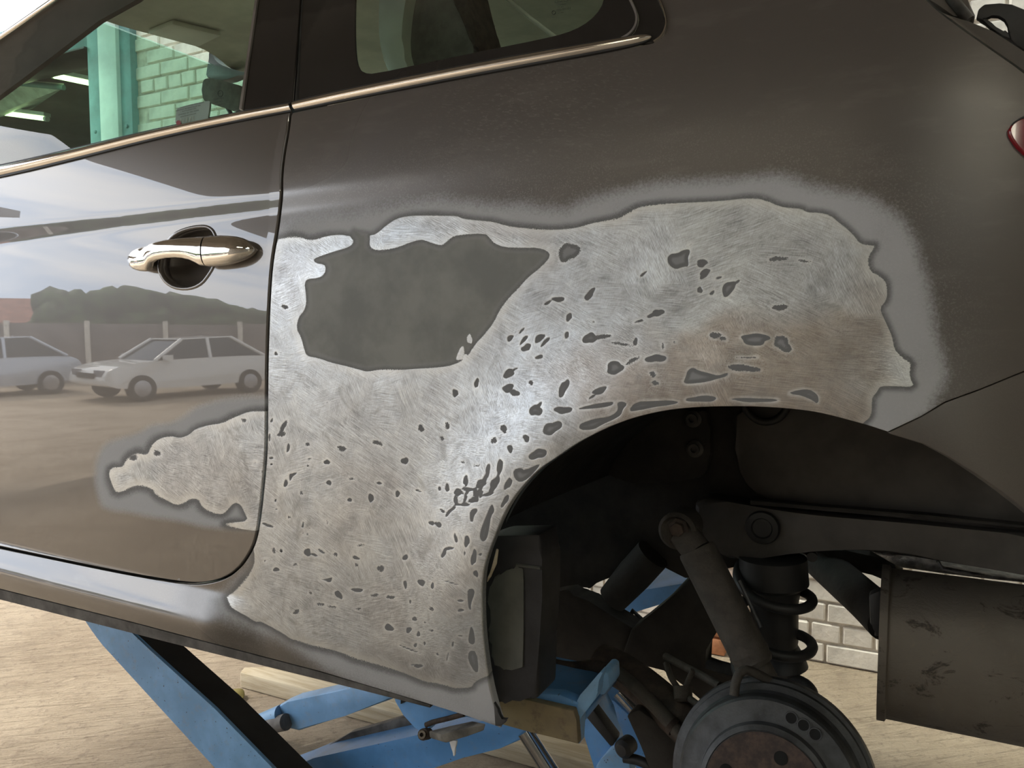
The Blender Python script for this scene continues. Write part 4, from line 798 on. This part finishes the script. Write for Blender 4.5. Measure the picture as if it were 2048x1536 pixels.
# seam flange under the sill
fl = [(-300, 1110), (0, 1179), (266, 1246), (406, 1283), (640, 1344), (790, 1388), (860, 1410), (860, 1416), (789, 1397), (674, 1368), (640, 1359.5), (440, 1310), (344, 1286.5), (166, 1241), (0, 1199), (-300, 1128)]
slab('sill_flange', fl, .034, .012, M['flange'], CAR, .001)
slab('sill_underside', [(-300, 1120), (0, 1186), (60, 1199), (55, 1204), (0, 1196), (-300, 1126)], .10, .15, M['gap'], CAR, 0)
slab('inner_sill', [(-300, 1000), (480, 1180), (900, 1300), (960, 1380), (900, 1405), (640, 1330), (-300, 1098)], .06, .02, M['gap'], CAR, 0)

# ------------------------------------------------------------------ wheel well and running gear
WELL = thing_part = slab('inner_wheelhouse', [(900, 1180), (1075, 1178), (1103, 1181), (1118, 1175), (1133, 1172), (1155, 1164), (1168, 1171), (1177, 1180), (1200, 1158), (1290, 1128), (1310, 1120), (1370, 1158), (1440, 1140), (1490, 1130), (1600, 1105), (1700, 1098), (1800, 1103), (1900, 1125), (2048, 1150), (2200, 1178), (2300, 900), (2100, 650), (1700, 640), (1300, 680), (1050, 780), (900, 1000)], .40, .04, M['under'], CAR, .004)
# liner between the arch lip and the inner wheelhouse
La = offset(smooth([tuple(p) for p in ARCH[::4] if p[1] < 1075]+[(1842, 880), (1905, 908), (1965, 946), (2048, 1008), (2110, 1058)], 1, False), 0.)
cen = np.array([1475., 1160.]); bm = bmesh.new(); rows = []
for f_, y_ in ((1.004, .012), (1.03, .03), (1.03, .12), (1.01, .26), (.985, .41)):
    rows.append([])
    for p in La:
        b0 = S(p[0], p[1]); b1 = S(*(cen+(p-cen)*f_)); rows[-1].append(bm.verts.new(Vector((b1.x, max(b0.y, 0)+y_, b1.z))))
for a, b in zip(rows[:-1], rows[1:]):
    for i in range(len(a)-1): bm.faces.new((a[i], a[i+1], b[i+1], b[i]))
bmesh.ops.solidify(bm, geom=bm.faces[:], thickness=-.003)
bm_obj('wheel_arch_liner', bm, M['under'], CAR, angle=40)
slab('chassis_rail', [(1380, 990), (1480, 1008), (1560, 1022), (1640, 1032), (1800, 1045), (1950, 1060), (2200, 1085), (2200, 1178), (2048, 1150), (1900, 1125), (1800, 1103), (1700, 1098), (1600, 1105), (1500, 1120), (1440, 1120), (1400, 1060)], .35, .06, M['under2'], CAR, .02, 1)
slab('inner_fender', [(1470, 800), (1640, 806), (1780, 850), (1880, 890), (1960, 935), (2060, 1000), (2160, 1060), (2160, 1090), (1950, 1052), (1800, 1036), (1640, 1020), (1560, 1010), (1500, 985), (1470, 930)], .375, .03, M['under2'], CAR, .008, 1)
ap = slab('access_panel', [(1188, 845), (1240, 826), (1400, 815), (1420, 830), (1420, 935), (1405, 955), (1380, 960), (1310, 968), (1240, 965), (1205, 945), (1190, 900)], .38, .02, M['under'], CAR, .006, 1)
for x, y in ((1386, 838), (1390, 898)):
    lathe('flange_bolt', P(x, y, .378), (0, -1, 0), [(0, -.004), (.014, -.004), (.014, .002), (.009, .004), (.009, .010), (.005, .010), (.005, .004), (0, .004)], M['under2'], ap, 16)
bm = bmesh.new(); c = P(1531, 802, .36); bm_tube(bm, [c+Vector((.032*math.cos(a), 0, .032*math.sin(a))) for a in np.linspace(math.pi, 2*math.pi, 16)], .006, 8); bm_obj('rubber_grommet_ring', bm, M['rubber'], CAR, angle=50)
lathe('rubber_plug', P(1525, 1055, .345), (0, -1, 0), [(0, 0), (.026, 0), (.024, .006), (.016, .008), (.014, .004), (0, .004)], M['rubber'], CAR, 24)
slab('rail_step', [(1500, 1000), (1650, 1014), (1850, 1030), (2100, 1055), (2100, 1062), (1850, 1038), (1650, 1022), (1500, 1010)], .345, .02, M['under'], CAR, .002)
tube('bump_bush', [P(1225, 1198, .38), P(1268, 1150, .38), P(1306, 1108, .38)], [.026, .030, .030], M['under'], CAR, 20)
slab('underbody_arm', [(1198, 1212), (1235, 1182), (1262, 1150), (1300, 1150), (1275, 1190), (1230, 1215), (1212, 1235)], .5, .1, M['under'], CAR, .006)
tube('underbody_pipe', [P(1085, 1182, .62), P(1140, 1196, .62), P(1240, 1235, .62)], .007, M['rubber'], CAR, 8)
slab('fuel_tank', [(1060, 1184), (1096, 1186), (1118, 1183), (1128, 1180), (1139, 1181), (1146, 1190), (1152, 1196), (1170, 1197), (1205, 1220), (1262, 1254), (1290, 1275), (1262, 1300), (1240, 1318), (1200, 1328), (1150, 1324), (1078, 1311), (1050, 1300)], .46, .05, M['under'], CAR, .015, 1)
slab('axle_bracket', [(1376, 1156), (1386, 1166), (1412, 1206), (1440, 1254), (1424, 1264), (1412, 1300), (1402, 1340), (1430, 1350), (1500, 1356), (1560, 1372), (1560, 1400), (1420, 1420), (1330, 1335), (1240, 1322), (1262, 1258), (1290, 1238), (1330, 1205)], .43, .05, M['under'], CAR, .008)
tube('cross_rod', [P(1200, 1222, .52), P(1232, 1236, .52), P(1278, 1256, .52)], .0055, M['rubber'], CAR, 8)
tube('cross_rod', [P(1248, 1254, .52), P(1266, 1222, .52), P(1288, 1244, .52)], .005, M['rubber'], CAR, 8)
tube('trailing_arm', spline([P(1205, 1322, .36), P(1260, 1352, .33), P(1330, 1410, .27), P(1420, 1500, .2), P(1470, 1580, .17)], 6), .030, M['rusty'], CAR, 16)
bt = tube('brake_cable_sleeve', spline([P(1222, 1336, .27), P(1262, 1366, .25), P(1310, 1412, .23), P(1352, 1458, .2), P(1390, 1500, .18)], 6), .0105, M['shock'], CAR, 12)
tube('collar', [P(1342, 1448, .205), P(1350, 1456, .203)], .0135, M['rusty'], bt, 12)
tube('brake_line', spline([P(1050, 1306, .30), P(1090, 1324, .30), P(1140, 1335, .30), P(1190, 1332, .30), P(1222, 1342, .28)], 8), .010, M['rusty'], CAR, 12)
slab('arm_plate', [(1253, 1433), (1262, 1425), (1278, 1420), (1310, 1442), (1364, 1493), (1361, 1600), (1320, 1600), (1285, 1490)], .24, .03, M['under'], CAR, .003)
tube('handbrake_cable', spline([P(1330, 1312, .3), P(1370, 1334, .28), P(1386, 1342, .26), P(1440, 1372, .22)], 6), .006, M['shock'], CAR, 8)
tube('handbrake_cable', spline([P(1332, 1326, .3), P(1344, 1358, .28), P(1366, 1386, .26), P(1410, 1420, .2)], 6), .005, M['shock'], CAR, 8)
tube('cable_clip', [P(1386, 1340, .25), P(1376, 1362, .25), P(1366, 1388, .25)], .004, M['shock'], CAR, 8)
lathe('rubber_mount', P(1366, 1388, .25), (.2, -.5, -.8), [(0, -.01), (.014, -.01), (.014, .008), (.010, .012), (0, .012)], M['shock'], CAR, 16)
# shock absorber
sh = lathe('shock_absorber', P(1361, 1056, .26), (0, -1, 0), [(.012, -.03), (.027, -.03), (.028, .02), (.023, .026), (.019, .020), (.012, .018)], M['shock'], CAR, 28)
lathe('mount_bolt', P(1358, 1056, .235), (0, -1, 0), [(0, -.01), (.0155, -.01), (.0155, .004), (.011, .006), (.010, .014), (0, .016)], M['rusty'], sh, 6)
a, b = P(1395, 1102, .24), P(1506, 1322, .225); d = (b-a).normalized(); sA = (a, d)
lathe('outer_tube', a, d, [(0, -.004), (.026, -.004), (.0275, .0), (.0275, .150), (.0285, .152), (.0285, (b-a).length-.012), (.027, (b-a).length-.004), (.0285, (b-a).length), (.0255, (b-a).length+.006), (0, (b-a).length+.006)], M['shock'], sh, 32)
tube('upper_eye_stem', [P(1364, 1066, .25), P(1396, 1104, .24)], .022, M['shock'], sh, 16)
tube('lower_tube', [b, b+d*.14], .0215, M['shock'], sh, 24)
tube('bleed_pipe', [P(1478, 1160, .24), P(1502, 1212, .24), P(1522, 1255, .23)], .003, M['castiron'], sh, 8)
# coil spring
cs = P(1548, 1150, .36); bm = bmesh.new(); pts = []; RR = .054; dz = -.088
for i in range(0, 140):
    t = i/36.; a = 2*math.pi*t; pts.append(cs+Vector((RR*math.cos(a)+.004*t, RR*math.sin(a)-.022*t, .035+dz*.70*t+.25*RR*math.sin(a))))
bm_tube(bm, pts, .0078, 10); SPR = bm_obj('coil_spring', bm, M['rubber'], CAR, angle=60)
lathe('bump_stop', P(1546, 1140, .36), (.05, 0, -1), [(0, -.02), (.05, -.02), (.052, .02), (.040, .028), (.036, .05), (.034, .11), (.028, .135), (.0, .14)], M['rubber'], CAR, 28)
lathe('spring_seat', P(1556, 1318, .36), (.05, 0, -1), [(0, -.03), (.026, -.03), (.04, -.005), (.044, .008), (.03, .02), (0, .02)], M['rubber'], CAR, 28)
tube('brake_hose', spline([P(1468, 1392, .14), P(1473, 1360, .15), P(1486, 1341, .16), P(1510, 1346, .17), P(1560, 1374, .19), P(1600, 1400, .2)], 6), .0062, M['shock'], CAR, 10)
# brake drum
top = P(1549, 1369, .16); DC = Vector((top.x, 0, top.z-.128)); ax = Vector((.02, -1, .30))
DR = lathe('brake_drum', (DC.x, .16, DC.z), ax, [(0, 0), (.128, 0), (.1285, .004), (.127, .018), (.1225, .020), (.1215, .030), (.114, .033), (.111, .038), (.109, .062), (.106, .066), (.083, .068), (.081, .069), (.079, .082), (.073, .085), (.072, .084), (0, .084)], M['castiron'], CAR, 72, 25)
u_ = ax.normalized(); e1 = Vector((1, 0, 0)); e1 = (e1-u_*e1.dot(u_)).normalized(); e2 = u_.cross(e1); e2 = e2 if e2.z > 0 else -e2
def dpt(r, deg, h): return Vector((DC.x, .16, DC.z))+u_*h+e1*(r*math.cos(math.radians(deg)))+e2*(r*math.sin(math.radians(deg)))
HB = lathe('hub_face', (DC.x, .16, DC.z), ax, [(0, .083), (.0715, .083), (.0712, .086), (0, .0865)], M['hub'], DR, 48)
for dg in (70, 160, 250, 340): lathe('stud_hole', dpt(.049, dg, .0868), u_, [(0, .0002), (.0068, .0002), (.0082, .0), (.0082, -.002), (0, -.002)], M['hole'], HB, 20)
for dg in (75, 65.5, 56):
    c = dpt(.0945, dg, .0676); lathe('drum_hole', c, u_, [(0, .0008), (.0066, .0008), (.0066, -.002), (0, -.002)], M['hole'], DR, 20)
    lathe('hole_rim', c, u_, [(.0064, .0004), (.0066, .0012), (.0078, .0012), (.0082, .0)], M['castiron'], DR, 20)
# exhaust silencer
bm = bmesh.new(); yc = .335; L0 = P(1758, 1140, yc); zt = P(1775, 1140, yc).z; zb = P(1762, 1441, yc-.03).z; x0 = P(1757, 1290, yc-.08).x; hz = (zt-zb)/2; zc_ = (zt+zb)/2
def oval(x, g=1., n=48): return [Vector((x, yc+.092*g*math.copysign(abs(math.cos(a))**.85, math.cos(a)), zc_+hz*g*math.copysign(abs(math.sin(a))**.85, math.sin(a)))) for a in [2*math.pi*j/n for j in range(n)]]
R = [[bm.verts.new(p) for p in oval(x, g)] for x, g in ((x0, .90), (x0, 1.02), (x0+.010, 1.02), (x0+.012, .985), (x0+.50, .985), (x0+.502, 1.02), (x0+.515, 1.02), (x0+.515, .9))]
for a, b in zip(R[:-1], R[1:]):
    for j in range(48): bm.faces.new((a[j], a[(j+1) % 48], b[(j+1) % 48], b[j]))
bm.faces.new(R[0]); bm.faces.new(R[-1][::-1]); MU = bm_obj('exhaust_silencer', bm, M['muffler'], CAR, angle=35)
tube('inlet_pipe', spline([P(1590, 1070, .62), P(1640, 1120, .55), P(1690, 1165, .48), P(1735, 1205, .42), P(1775, 1245, .37)], 6), .030, M['under'], MU, 20)
slab('silencer_bracket', [(1738, 1190), (1762, 1180), (1768, 1272), (1748, 1274), (1752, 1258), (1740, 1250)], .30, .02, M['rubber'], MU, .003)
slab('pipe_cover', [(1600, 1100), (1690, 1098), (1790, 1120), (1810, 1180), (1780, 1170), (1700, 1128)], .50, .1, M['under'], CAR, .01)
hs_ = slab('heat_shield', [(1740, 1102), (1875, 1118), (1885, 1136), (1975, 1150), (2100, 1168), (2200, 1180), (2200, 1195), (2040, 1164), (1980, 1158), (1880, 1146), (1800, 1136)], .42, .25, M['foil'], CAR, .003)
tube('folded_edge', [P(1750, 1104, .41), P(1788, 1111, .41)], .0025, M['foil'], hs_, 6); tube('folded_edge', [P(1876, 1122, .41), P(1886, 1138, .41), P(1962, 1150, .41)], .0025, M['foil'], hs_, 6)
# end of the sill inside the arch, with flaking paint
EB = slab('sill_end_bracket', [(960, 1080), (990, 1070), (1080, 1068), (1084, 1120), (1084, 1200), (1078, 1290), (1078, 1394), (1066, 1402), (1040, 1394), (1022, 1392), (1005, 1400), (992, 1412), (985, 1380), (968, 1330), (955, 1250)], .035, .06, M['blackmetal'], CAR, .008)
B2 = lambda *p: [(960+a/3.49, 1060+b/3.49) for a, b in p]
slab('flaking_paint', B2((100, 330), (130, 308), (140, 318), (180, 282), (205, 280), (215, 268), (240, 272), (255, 240), (270, 265), (285, 262), (300, 275), (303, 400), (303, 700), (298, 960), (250, 968), (220, 982), (180, 970), (165, 978), (140, 950), (100, 945), (95, 900), (78, 880), (88, 800), (62, 770), (70, 715), (55, 700), (78, 640), (75, 560), (50, 500), (58, 480), (65, 400), (85, 380)), .0325, .003, M['flake'], EB, .0006)
tube('bracket_seam', [P(1033, 1130, .034), P(1081, 1136, .034)], .0022, M['flake'], EB, 6)
slab('yellow_sealant', B2((110, 130), (125, 140), (112, 240), (70, 330), (45, 370), (50, 330), (90, 260)), .03, .004, M['timber'], EB, .002)
slab('torn_lip', [(987, 1405), (996, 1420), (998, 1432), (1003, 1440), (1014, 1438), (1010, 1446), (1000, 1453), (990, 1452)], .012, .006, M['dkplastic'], QUARTER, .001)

# ------------------------------------------------------------------ scissor lift
LIFT = thing('scissor_lift', 'blue steel scissor lift holding the car up off the concrete', 'lift', (-.9, .55, 0))
def arm(name, poly, Y, t, mat, bev=.006): return slab(name, poly, Y, t, mat, LIFT, bev)
A1 = arm('scissor_arm', [(150, 1200), (166, 1238), (186, 1262), (188, 1270), (205, 1290), (430, 1536), (700, 1850), (850, 1850), (545, 1536), (430, 1418), (300, 1300), (238, 1244), (220, 1200)], .36, .008, M['blue2'], .003)
A1b = slab('arm_shaded_side', [(166, 1236), (220, 1222), (241, 1245), (302, 1301), (432, 1419), (547, 1536), (852, 1850), (702, 1850), (432, 1536), (207, 1290)], .369, .074, M['armshade'], LIFT, .001)  # side of the arm, near-black colour standing for the car's shade
arm('cross_tube', [(553, 1413), (575, 1404), (700, 1374), (772, 1386), (786, 1398), (690, 1432), (597, 1462), (580, 1456), (558, 1446)], .95, .07, M['blue2'])
tube('cross_tube_end', [P(524, 1448, .95), P(566, 1430, .95)], .034, M['blue2'], LIFT, 20); tube('pivot_pin', [P(536, 1452, .93), P(572, 1444, .93)], .026, M['seat'], LIFT, 20)
arm('scissor_arm', [(430, 1590), (600, 1528), (628, 1516), (700, 1500), (800, 1478), (900, 1455), (1000, 1435), (1090, 1425), (1085, 1464), (1000, 1497), (925, 1516), (842, 1545), (700, 1595), (540, 1660)], .52, .10, M['blue'], .008)
slab('dusty_flange', [(600, 1523), (700, 1466), (800, 1436), (830, 1436), (830, 1470), (700, 1499), (628, 1515)], .60, .02, M['flange'], LIFT, .003)
# platform under the sill
slab('platform_side', B2((-300, 1080), (110, 1225), (150, 1180), (215, 1160), (350, 1192), (655, 1258), (672, 1330), (690, 1496), (350, 1410), (150, 1355), (-300, 1230)), .10, .012, M['platform'], LIFT, .002)
slab('platform_ledge', B2((355, 1188), (420, 1142), (560, 1150), (690, 1205), (672, 1262), (500, 1226)), .112, .02, M['blue'], LIFT, .002)
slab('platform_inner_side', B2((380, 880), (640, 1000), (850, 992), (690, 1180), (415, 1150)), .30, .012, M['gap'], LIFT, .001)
slab('ramp_flap', B2((676, 1190), (700, 1150), (840, 990), (860, 1000), (826, 1050), (824, 1130), (805, 1180), (750, 1250), (700, 1308), (692, 1496), (684, 1490), (672, 1330)), .113, .02, M['blue2'], LIFT, .002)
slab('flap_block', B2((838, 990), (866, 985), (896, 1004), (902, 1100), (870, 1150), (836, 1156), (826, 1130)), .16, .05, M['blue2'], LIFT, .003)
box('platform_beam', (P(1000, 1450, .1).x-1.6, .125, P(1155, 1484, .1).z), (P(1140, 1480, .1).x, .32, P(1155, 1484, .1).z+.012), M['blue'], LIFT, .002)
# swing-out pad bracket
ZP = lambda *p: [(760+a/4.267, 1360+b/4.267) for a, b in p]
PB = slab('pad_bracket', ZP((112, 60), (118, 185), (200, 300), (300, 410), (372, 482), (392, 400), (420, 372), (520, 340), (640, 300), (720, 318), (800, 340), (640, 120), (178, 60)), .085, .05, M['blue'], LIFT, .006)
slab('bracket_slot', ZP((176, 90), (176, 206), (300, 150), (300, 90)), .083, .004, M['hole'], PB, 0)
tube('pivot_bolt', [P(846, 1469, .065), P(856, 1467, .085)], .0085, M['rusty'], PB, 12); lathe('bolt_sleeve', P(846, 1469, .065), P(846, 1469, .065)-P(856, 1467, .085), [(.003, 0), (.006, 0), (.006, .006), (.003, .006)], M['chromerod'], PB, 16)
tube('bracket_rim', [P(852, 1450, .082), P(866, 1444, .082), P(900, 1436, .082), P(928, 1428, .082)], .004, M['rusty'], PB, 8)
slab('paint_drip', ZP((590, 530), (620, 515), (655, 522), (650, 560), (638, 590), (632, 610), (640, 640), (628, 655), (620, 640), (624, 612), (606, 575)), .09, .004, M['white'], LIFT, .001)
RB = thing('rubber_block', 'worn grey rubber block on the blue lift bracket under the sill end', 'block', tuple(P(900, 1470, .03)))
bm = bmesh.new(); fr = [P(x, y, .02) for x, y in ZP((512, 460), (700, 418), (905, 372), (888, 432), (740, 482), (570, 537), (520, 522))]; bm_prism(bm, fr, P(*ZP((418, 434))[0], .05)-P(*ZP((512, 460))[0], .02), .0015); bm_obj('block', bm, M['padrubber'], RB, angle=30)
# hydraulics and the rear legs
tube('hydraulic_rod', [P(1050, 1462, .50), P(1100, 1540, .50), P(1190, 1680, .50)], .017, M['chromerod'], LIFT, 24)
tube('lift_rod', [P(1236, 1384, .62), P(1275, 1425, .62)], .014, M['chromerod'], LIFT, 16)
arm('rear_leg', [(1178, 1412), (1203, 1388), (1228, 1402), (1262, 1428), (1345, 1560), (1460, 1760), (1400, 1780), (1290, 1552), (1215, 1452)], .62, .07, M['blue'])
arm('rear_leg', [(1156, 1425), (1188, 1395), (1200, 1440), (1225, 1490), (1240, 1560), (1300, 1760), (1240, 1780), (1196, 1560), (1168, 1470)], .42, .06, M['blue'])
slab('gas_strut', [(1163, 1426), (1182, 1414), (1232, 1482), (1222, 1497)], .39, .03, M['rubber'], LIFT, .005)
lathe('lock_knob', P(1251, 1494, .40), (-.2, -1, 0), [(0, -.015), (.016, -.015), (.0165, .01), (.010, .016), (0, .017)], M['rubber'], LIFT, 24)
slab('lock_bracket', [(1222, 1494), (1238, 1484), (1258, 1512), (1262, 1560), (1230, 1560), (1190, 1536), (1200, 1520)], .41, .03, M['blue2'], LIFT, .003)
tube('hydraulic_hose', spline([P(1248, 1515, .40), P(1280, 1522, .40), P(1305, 1540, .40), P(1330, 1600, .42)], 6), .009, M['rubber'], LIFT, 10)
slab('far_platform', [(1196, 1216), (1240, 1188), (1300, 1178), (1360, 1168), (1420, 1158), (1420, 1186), (1340, 1198), (1232, 1236), (1205, 1246), (1196, 1240)], 1.15, .4, M['blue'], LIFT, .006)
box('base_frame', (-1.0, .36, 0), (.6, .46, .09), M['blue'], LIFT, .006); tube('base_cross_tube', [P(380, 1542, .9), P(450, 1490, .9)], .022, M['blue2'], LIFT, 16)
# ------------------------------------------------------------------ on the floor
def plank(label, px0, px1, y0, wd, hh, seed):
    a = onZ(np.array(float(px0[0])), np.array(float(px0[1])), hh); b = onZ(np.array(float(px1[0])), np.array(float(px1[1])), hh); a, b = Vector(a), Vector(b); d = (b-a).normalized(); n_ = Vector((-d.y, d.x, 0)); n_ = n_ if n_.y > 0 else -n_
    o = thing('timber_plank', label, 'plank', tuple((a+b)/2*1)); o.location.z = 0
    bm = bmesh.new(); pts = [a, a+d*.03-n_*.0, b, b+n_*wd, a+n_*wd+d*.06]; pts = [a+d*.02, b, b+n_*wd, a+n_*wd+d*.10, a+n_*wd*.4]
    bm_prism(bm, [Vector((p.x, p.y, .001)) for p in pts], (0, 0, hh), .006); bm_obj('board', bm, M['timber'], o, angle=35); return o
plank('long weathered timber plank on the concrete behind the blue scissor arms', (472, 1343), (1330, 1568), 0, .10, .06, 1)
rnd = random.Random(5)
CHIPS = [(728, 1425, 'longer of two pale wood splinters before the timber plank', .085), (744, 1432, 'shorter of two pale wood splinters before the timber plank', .05), (786, 1437, 'pale wood splinter nearest the pad bracket', .06)]
for x, y, lb, ln in CHIPS:
    c = Vector(onZ(np.array(float(x)), np.array(float(y)), .004)); bm = bmesh.new(); bm_prism(bm, [c+Vector(v) for v in ((-ln/2, 0, 0), (0, -.006, 0), (ln/2, .004, 0), (.01, .007, 0))], (0, 0, .006), .001); tag(bm_obj('wood_splinter', bm, M['timber']), lb, 'splinter')
def leaf(px, py, lb, mat, sz, cat='leaf'):
    c = Vector(onZ(np.array(float(px)), np.array(float(py)), .012)); bm = bmesh.new(); vs = []
    for i in range(9):
        t = i/8; wv = math.sin(math.pi*t)**.7*sz*.4; z = .012*math.sin(math.pi*t)
        vs.append([bm.verts.new(c+Vector((sz*(t-.5), s_*wv, z+.008*abs(s_)-.010))) for s_ in (-1, 0, 1)])
    for a, b in zip(vs[:-1], vs[1:]):
        for k in range(2): bm.faces.new((a[k], a[k+1], b[k+1], b[k]))
    bmesh.ops.remove_doubles(bm, verts=bm.verts[:], dist=1e-5); bmesh.ops.solidify(bm, geom=bm.faces[:], thickness=.0015); tag(bm_obj(cat, bm, mat, None, True), lb, cat)
M['olive'] = simple('olive_leaf', (.24, .20, .06, 1), .7); M['dry'] = simple('dry_dark_leaf', (.05, .035, .025, 1), .8)
leaf(466, 1392, 'olive fallen leaf beside the blue scissor arm', M['olive'], .10)
leaf(1444, 1336, 'dark dry leaf on the bright concrete between spring and axle', M['dry'], .07)

# ------------------------------------------------------------------ print on the glass
def text(name, body, px, py, hpx, mat, parent, off=.0015, ang=None, align='LEFT'):
    """small print lying on the window glass: px,py = left end of the base line, hpx = letter height, all in photograph pixels"""
    c = bpy.data.curves.new(name, 'FONT'); c.body = body; c.size = 1.; c.align_x = align; t = bpy.data.objects.new(name, c)
    COL.objects.link(t); me = bpy.data.meshes.new_from_object(t); bpy.data.objects.remove(t); bpy.data.curves.remove(c)
    v = np.array([x.co[:] for x in me.vertices]); k = hpx/.7; a = math.radians(ang or 0); x = v[:, 0]*k; y = -v[:, 1]*k
    q = np.stack([px+x*math.cos(a)-y*math.sin(a), py+x*math.sin(a)+y*math.cos(a)], 1); Q = hit(q[:, 0], q[:, 1]); N = snormal(Q); Q = Q+N*off
    me.vertices.foreach_set('co', Q.astype(np.float32).ravel()); me.update(); return link(name, me, mat, parent)
GL = [o for o in bpy.data.objects if o.name.startswith('window_glass')]; GD = [o for o in GL if o.parent == DOOR][0]; GQ = [o for o in GL if o.parent == QUARTER][0]
STK = skin('window_sticker', smooth([(350, 253), (352.5, 222), (355, 216), (385, 208), (417, 201), (420, 204), (417.5, 224), (415, 240)], 1), M['sticker'], DOOR, 5., off=.0045, flange=.0005, arc=0.)
def lab(n_, b_, x_, y_, h_, m_): text(n_, b_, x_, y_, h_, m_, DOOR, .0056, -13)
lab('sticker_print', 'THE VEHICLE IS FITTED WITH GLASS', 356.5, 222, 2.5, M['ink']); lab('sticker_print', 'AND MUST BE SERVICED BY AN', 357, 226.8, 2.5, M['ink']); lab('sticker_print', '1. AUTHORISED SITE', 366, 228.8, 2.5, M['ink'])
lab('sticker_print', 'CHANGE OF TEN YEARS', 362, 234.8, 2.7, M['ink']); lab('sticker_print', 'www.fiatservices.com', 366, 238.6, 2.6, M['ink'])
for i in range(5): ribbon('sticker_rule', resample([(367+i*6.2, 241-i*1.4), (366+i*6.2, 250-i*1.4)], 4, False), [(-.25, .0048), (0, .0056), (.25, .0048)], M['etchlight'], DOOR)
c_ = np.array(ell(357, 246, 4.8, 5.4)); th = np.linspace(0, 2*math.pi, 20, endpoint=False)
skin('sticker_badge', np.stack([357+4.8*np.cos(th), 246+5.4*np.sin(th)], 1), M['badge'], DOOR, 3., off=.0054, flange=.0004, arc=0.)
text('badge_print', 'FIAT', 353.6, 247.6, 2.4, M['etchlight'], DOOR, .0064, -10)
ribbon('etched_ring', np.stack([444+5*np.cos(np.linspace(0, 6.283, 24)), 190+6*np.sin(np.linspace(0, 6.283, 24))], 1), [(-.6, .0036), (0, .0042), (.6, .0036)], M['etch'], DOOR)
for b_, x_, y_, h_ in (('FIAT', 440.6, 191.6, 2.6), ('TEMPERED', 431, 204, 3.2), ('AS2 M5T1', 435, 209, 2.4), ('43R - 000035', 432, 216, 2.2), ('CE 13', 431, 222, 2.2), ('WIN 05', 428, 228, 2.0)): text('etched_print', b_, x_, y_, h_, M['etch'], DOOR, .0042, -12)
for b_, x_, y_, h_ in (('FUYAO GLASS', 1111, 9, 3.6), ('TEMPERED', 1116, 14.5, 2.6), ('M7  AS2', 1117, 18.5, 2.4), ('43R-001103', 1114, 25, 4.2), ('DOT 563', 1116, 30, 2.2), ('E6', 1105, 38, 2.6)): text('etched_print', b_, x_, y_, h_, M['etch'], QUARTER, .0022, -9)
ribbon('etched_ring', np.stack([1108.5+3.6*np.cos(np.linspace(0, 6.283, 20)), 27+3.6*np.sin(np.linspace(0, 6.283, 20))], 1), [(-.45, .0015), (0, .0022), (.45, .0015)], M['etch'], QUARTER); text('etched_print', 'P', 1107, 29, 3.2, M['etch'], QUARTER, .0022, -9)
# look-alikes that come more than once carry a group
GROUPS = {'fluorescent_lamp': 'lit tubes in the next workshop', 'added_ceiling_lamp': 'added unseen twin tube lamps under the bay roof', 'roof_purlin': 'purlins of the next workshop', 'parked_car': 'cars parked in the yard', 'hedge': 'hedges beyond the yard wall', 'wood_splinter': 'wood splinters on the concrete', 'leaf': 'fallen leaves on the concrete'}
for o in bpy.data.objects:
    if o.parent is None and 'category' in o and o.name.split('.')[0] in GROUPS: o['group'] = GROUPS[o.name.split('.')[0]]
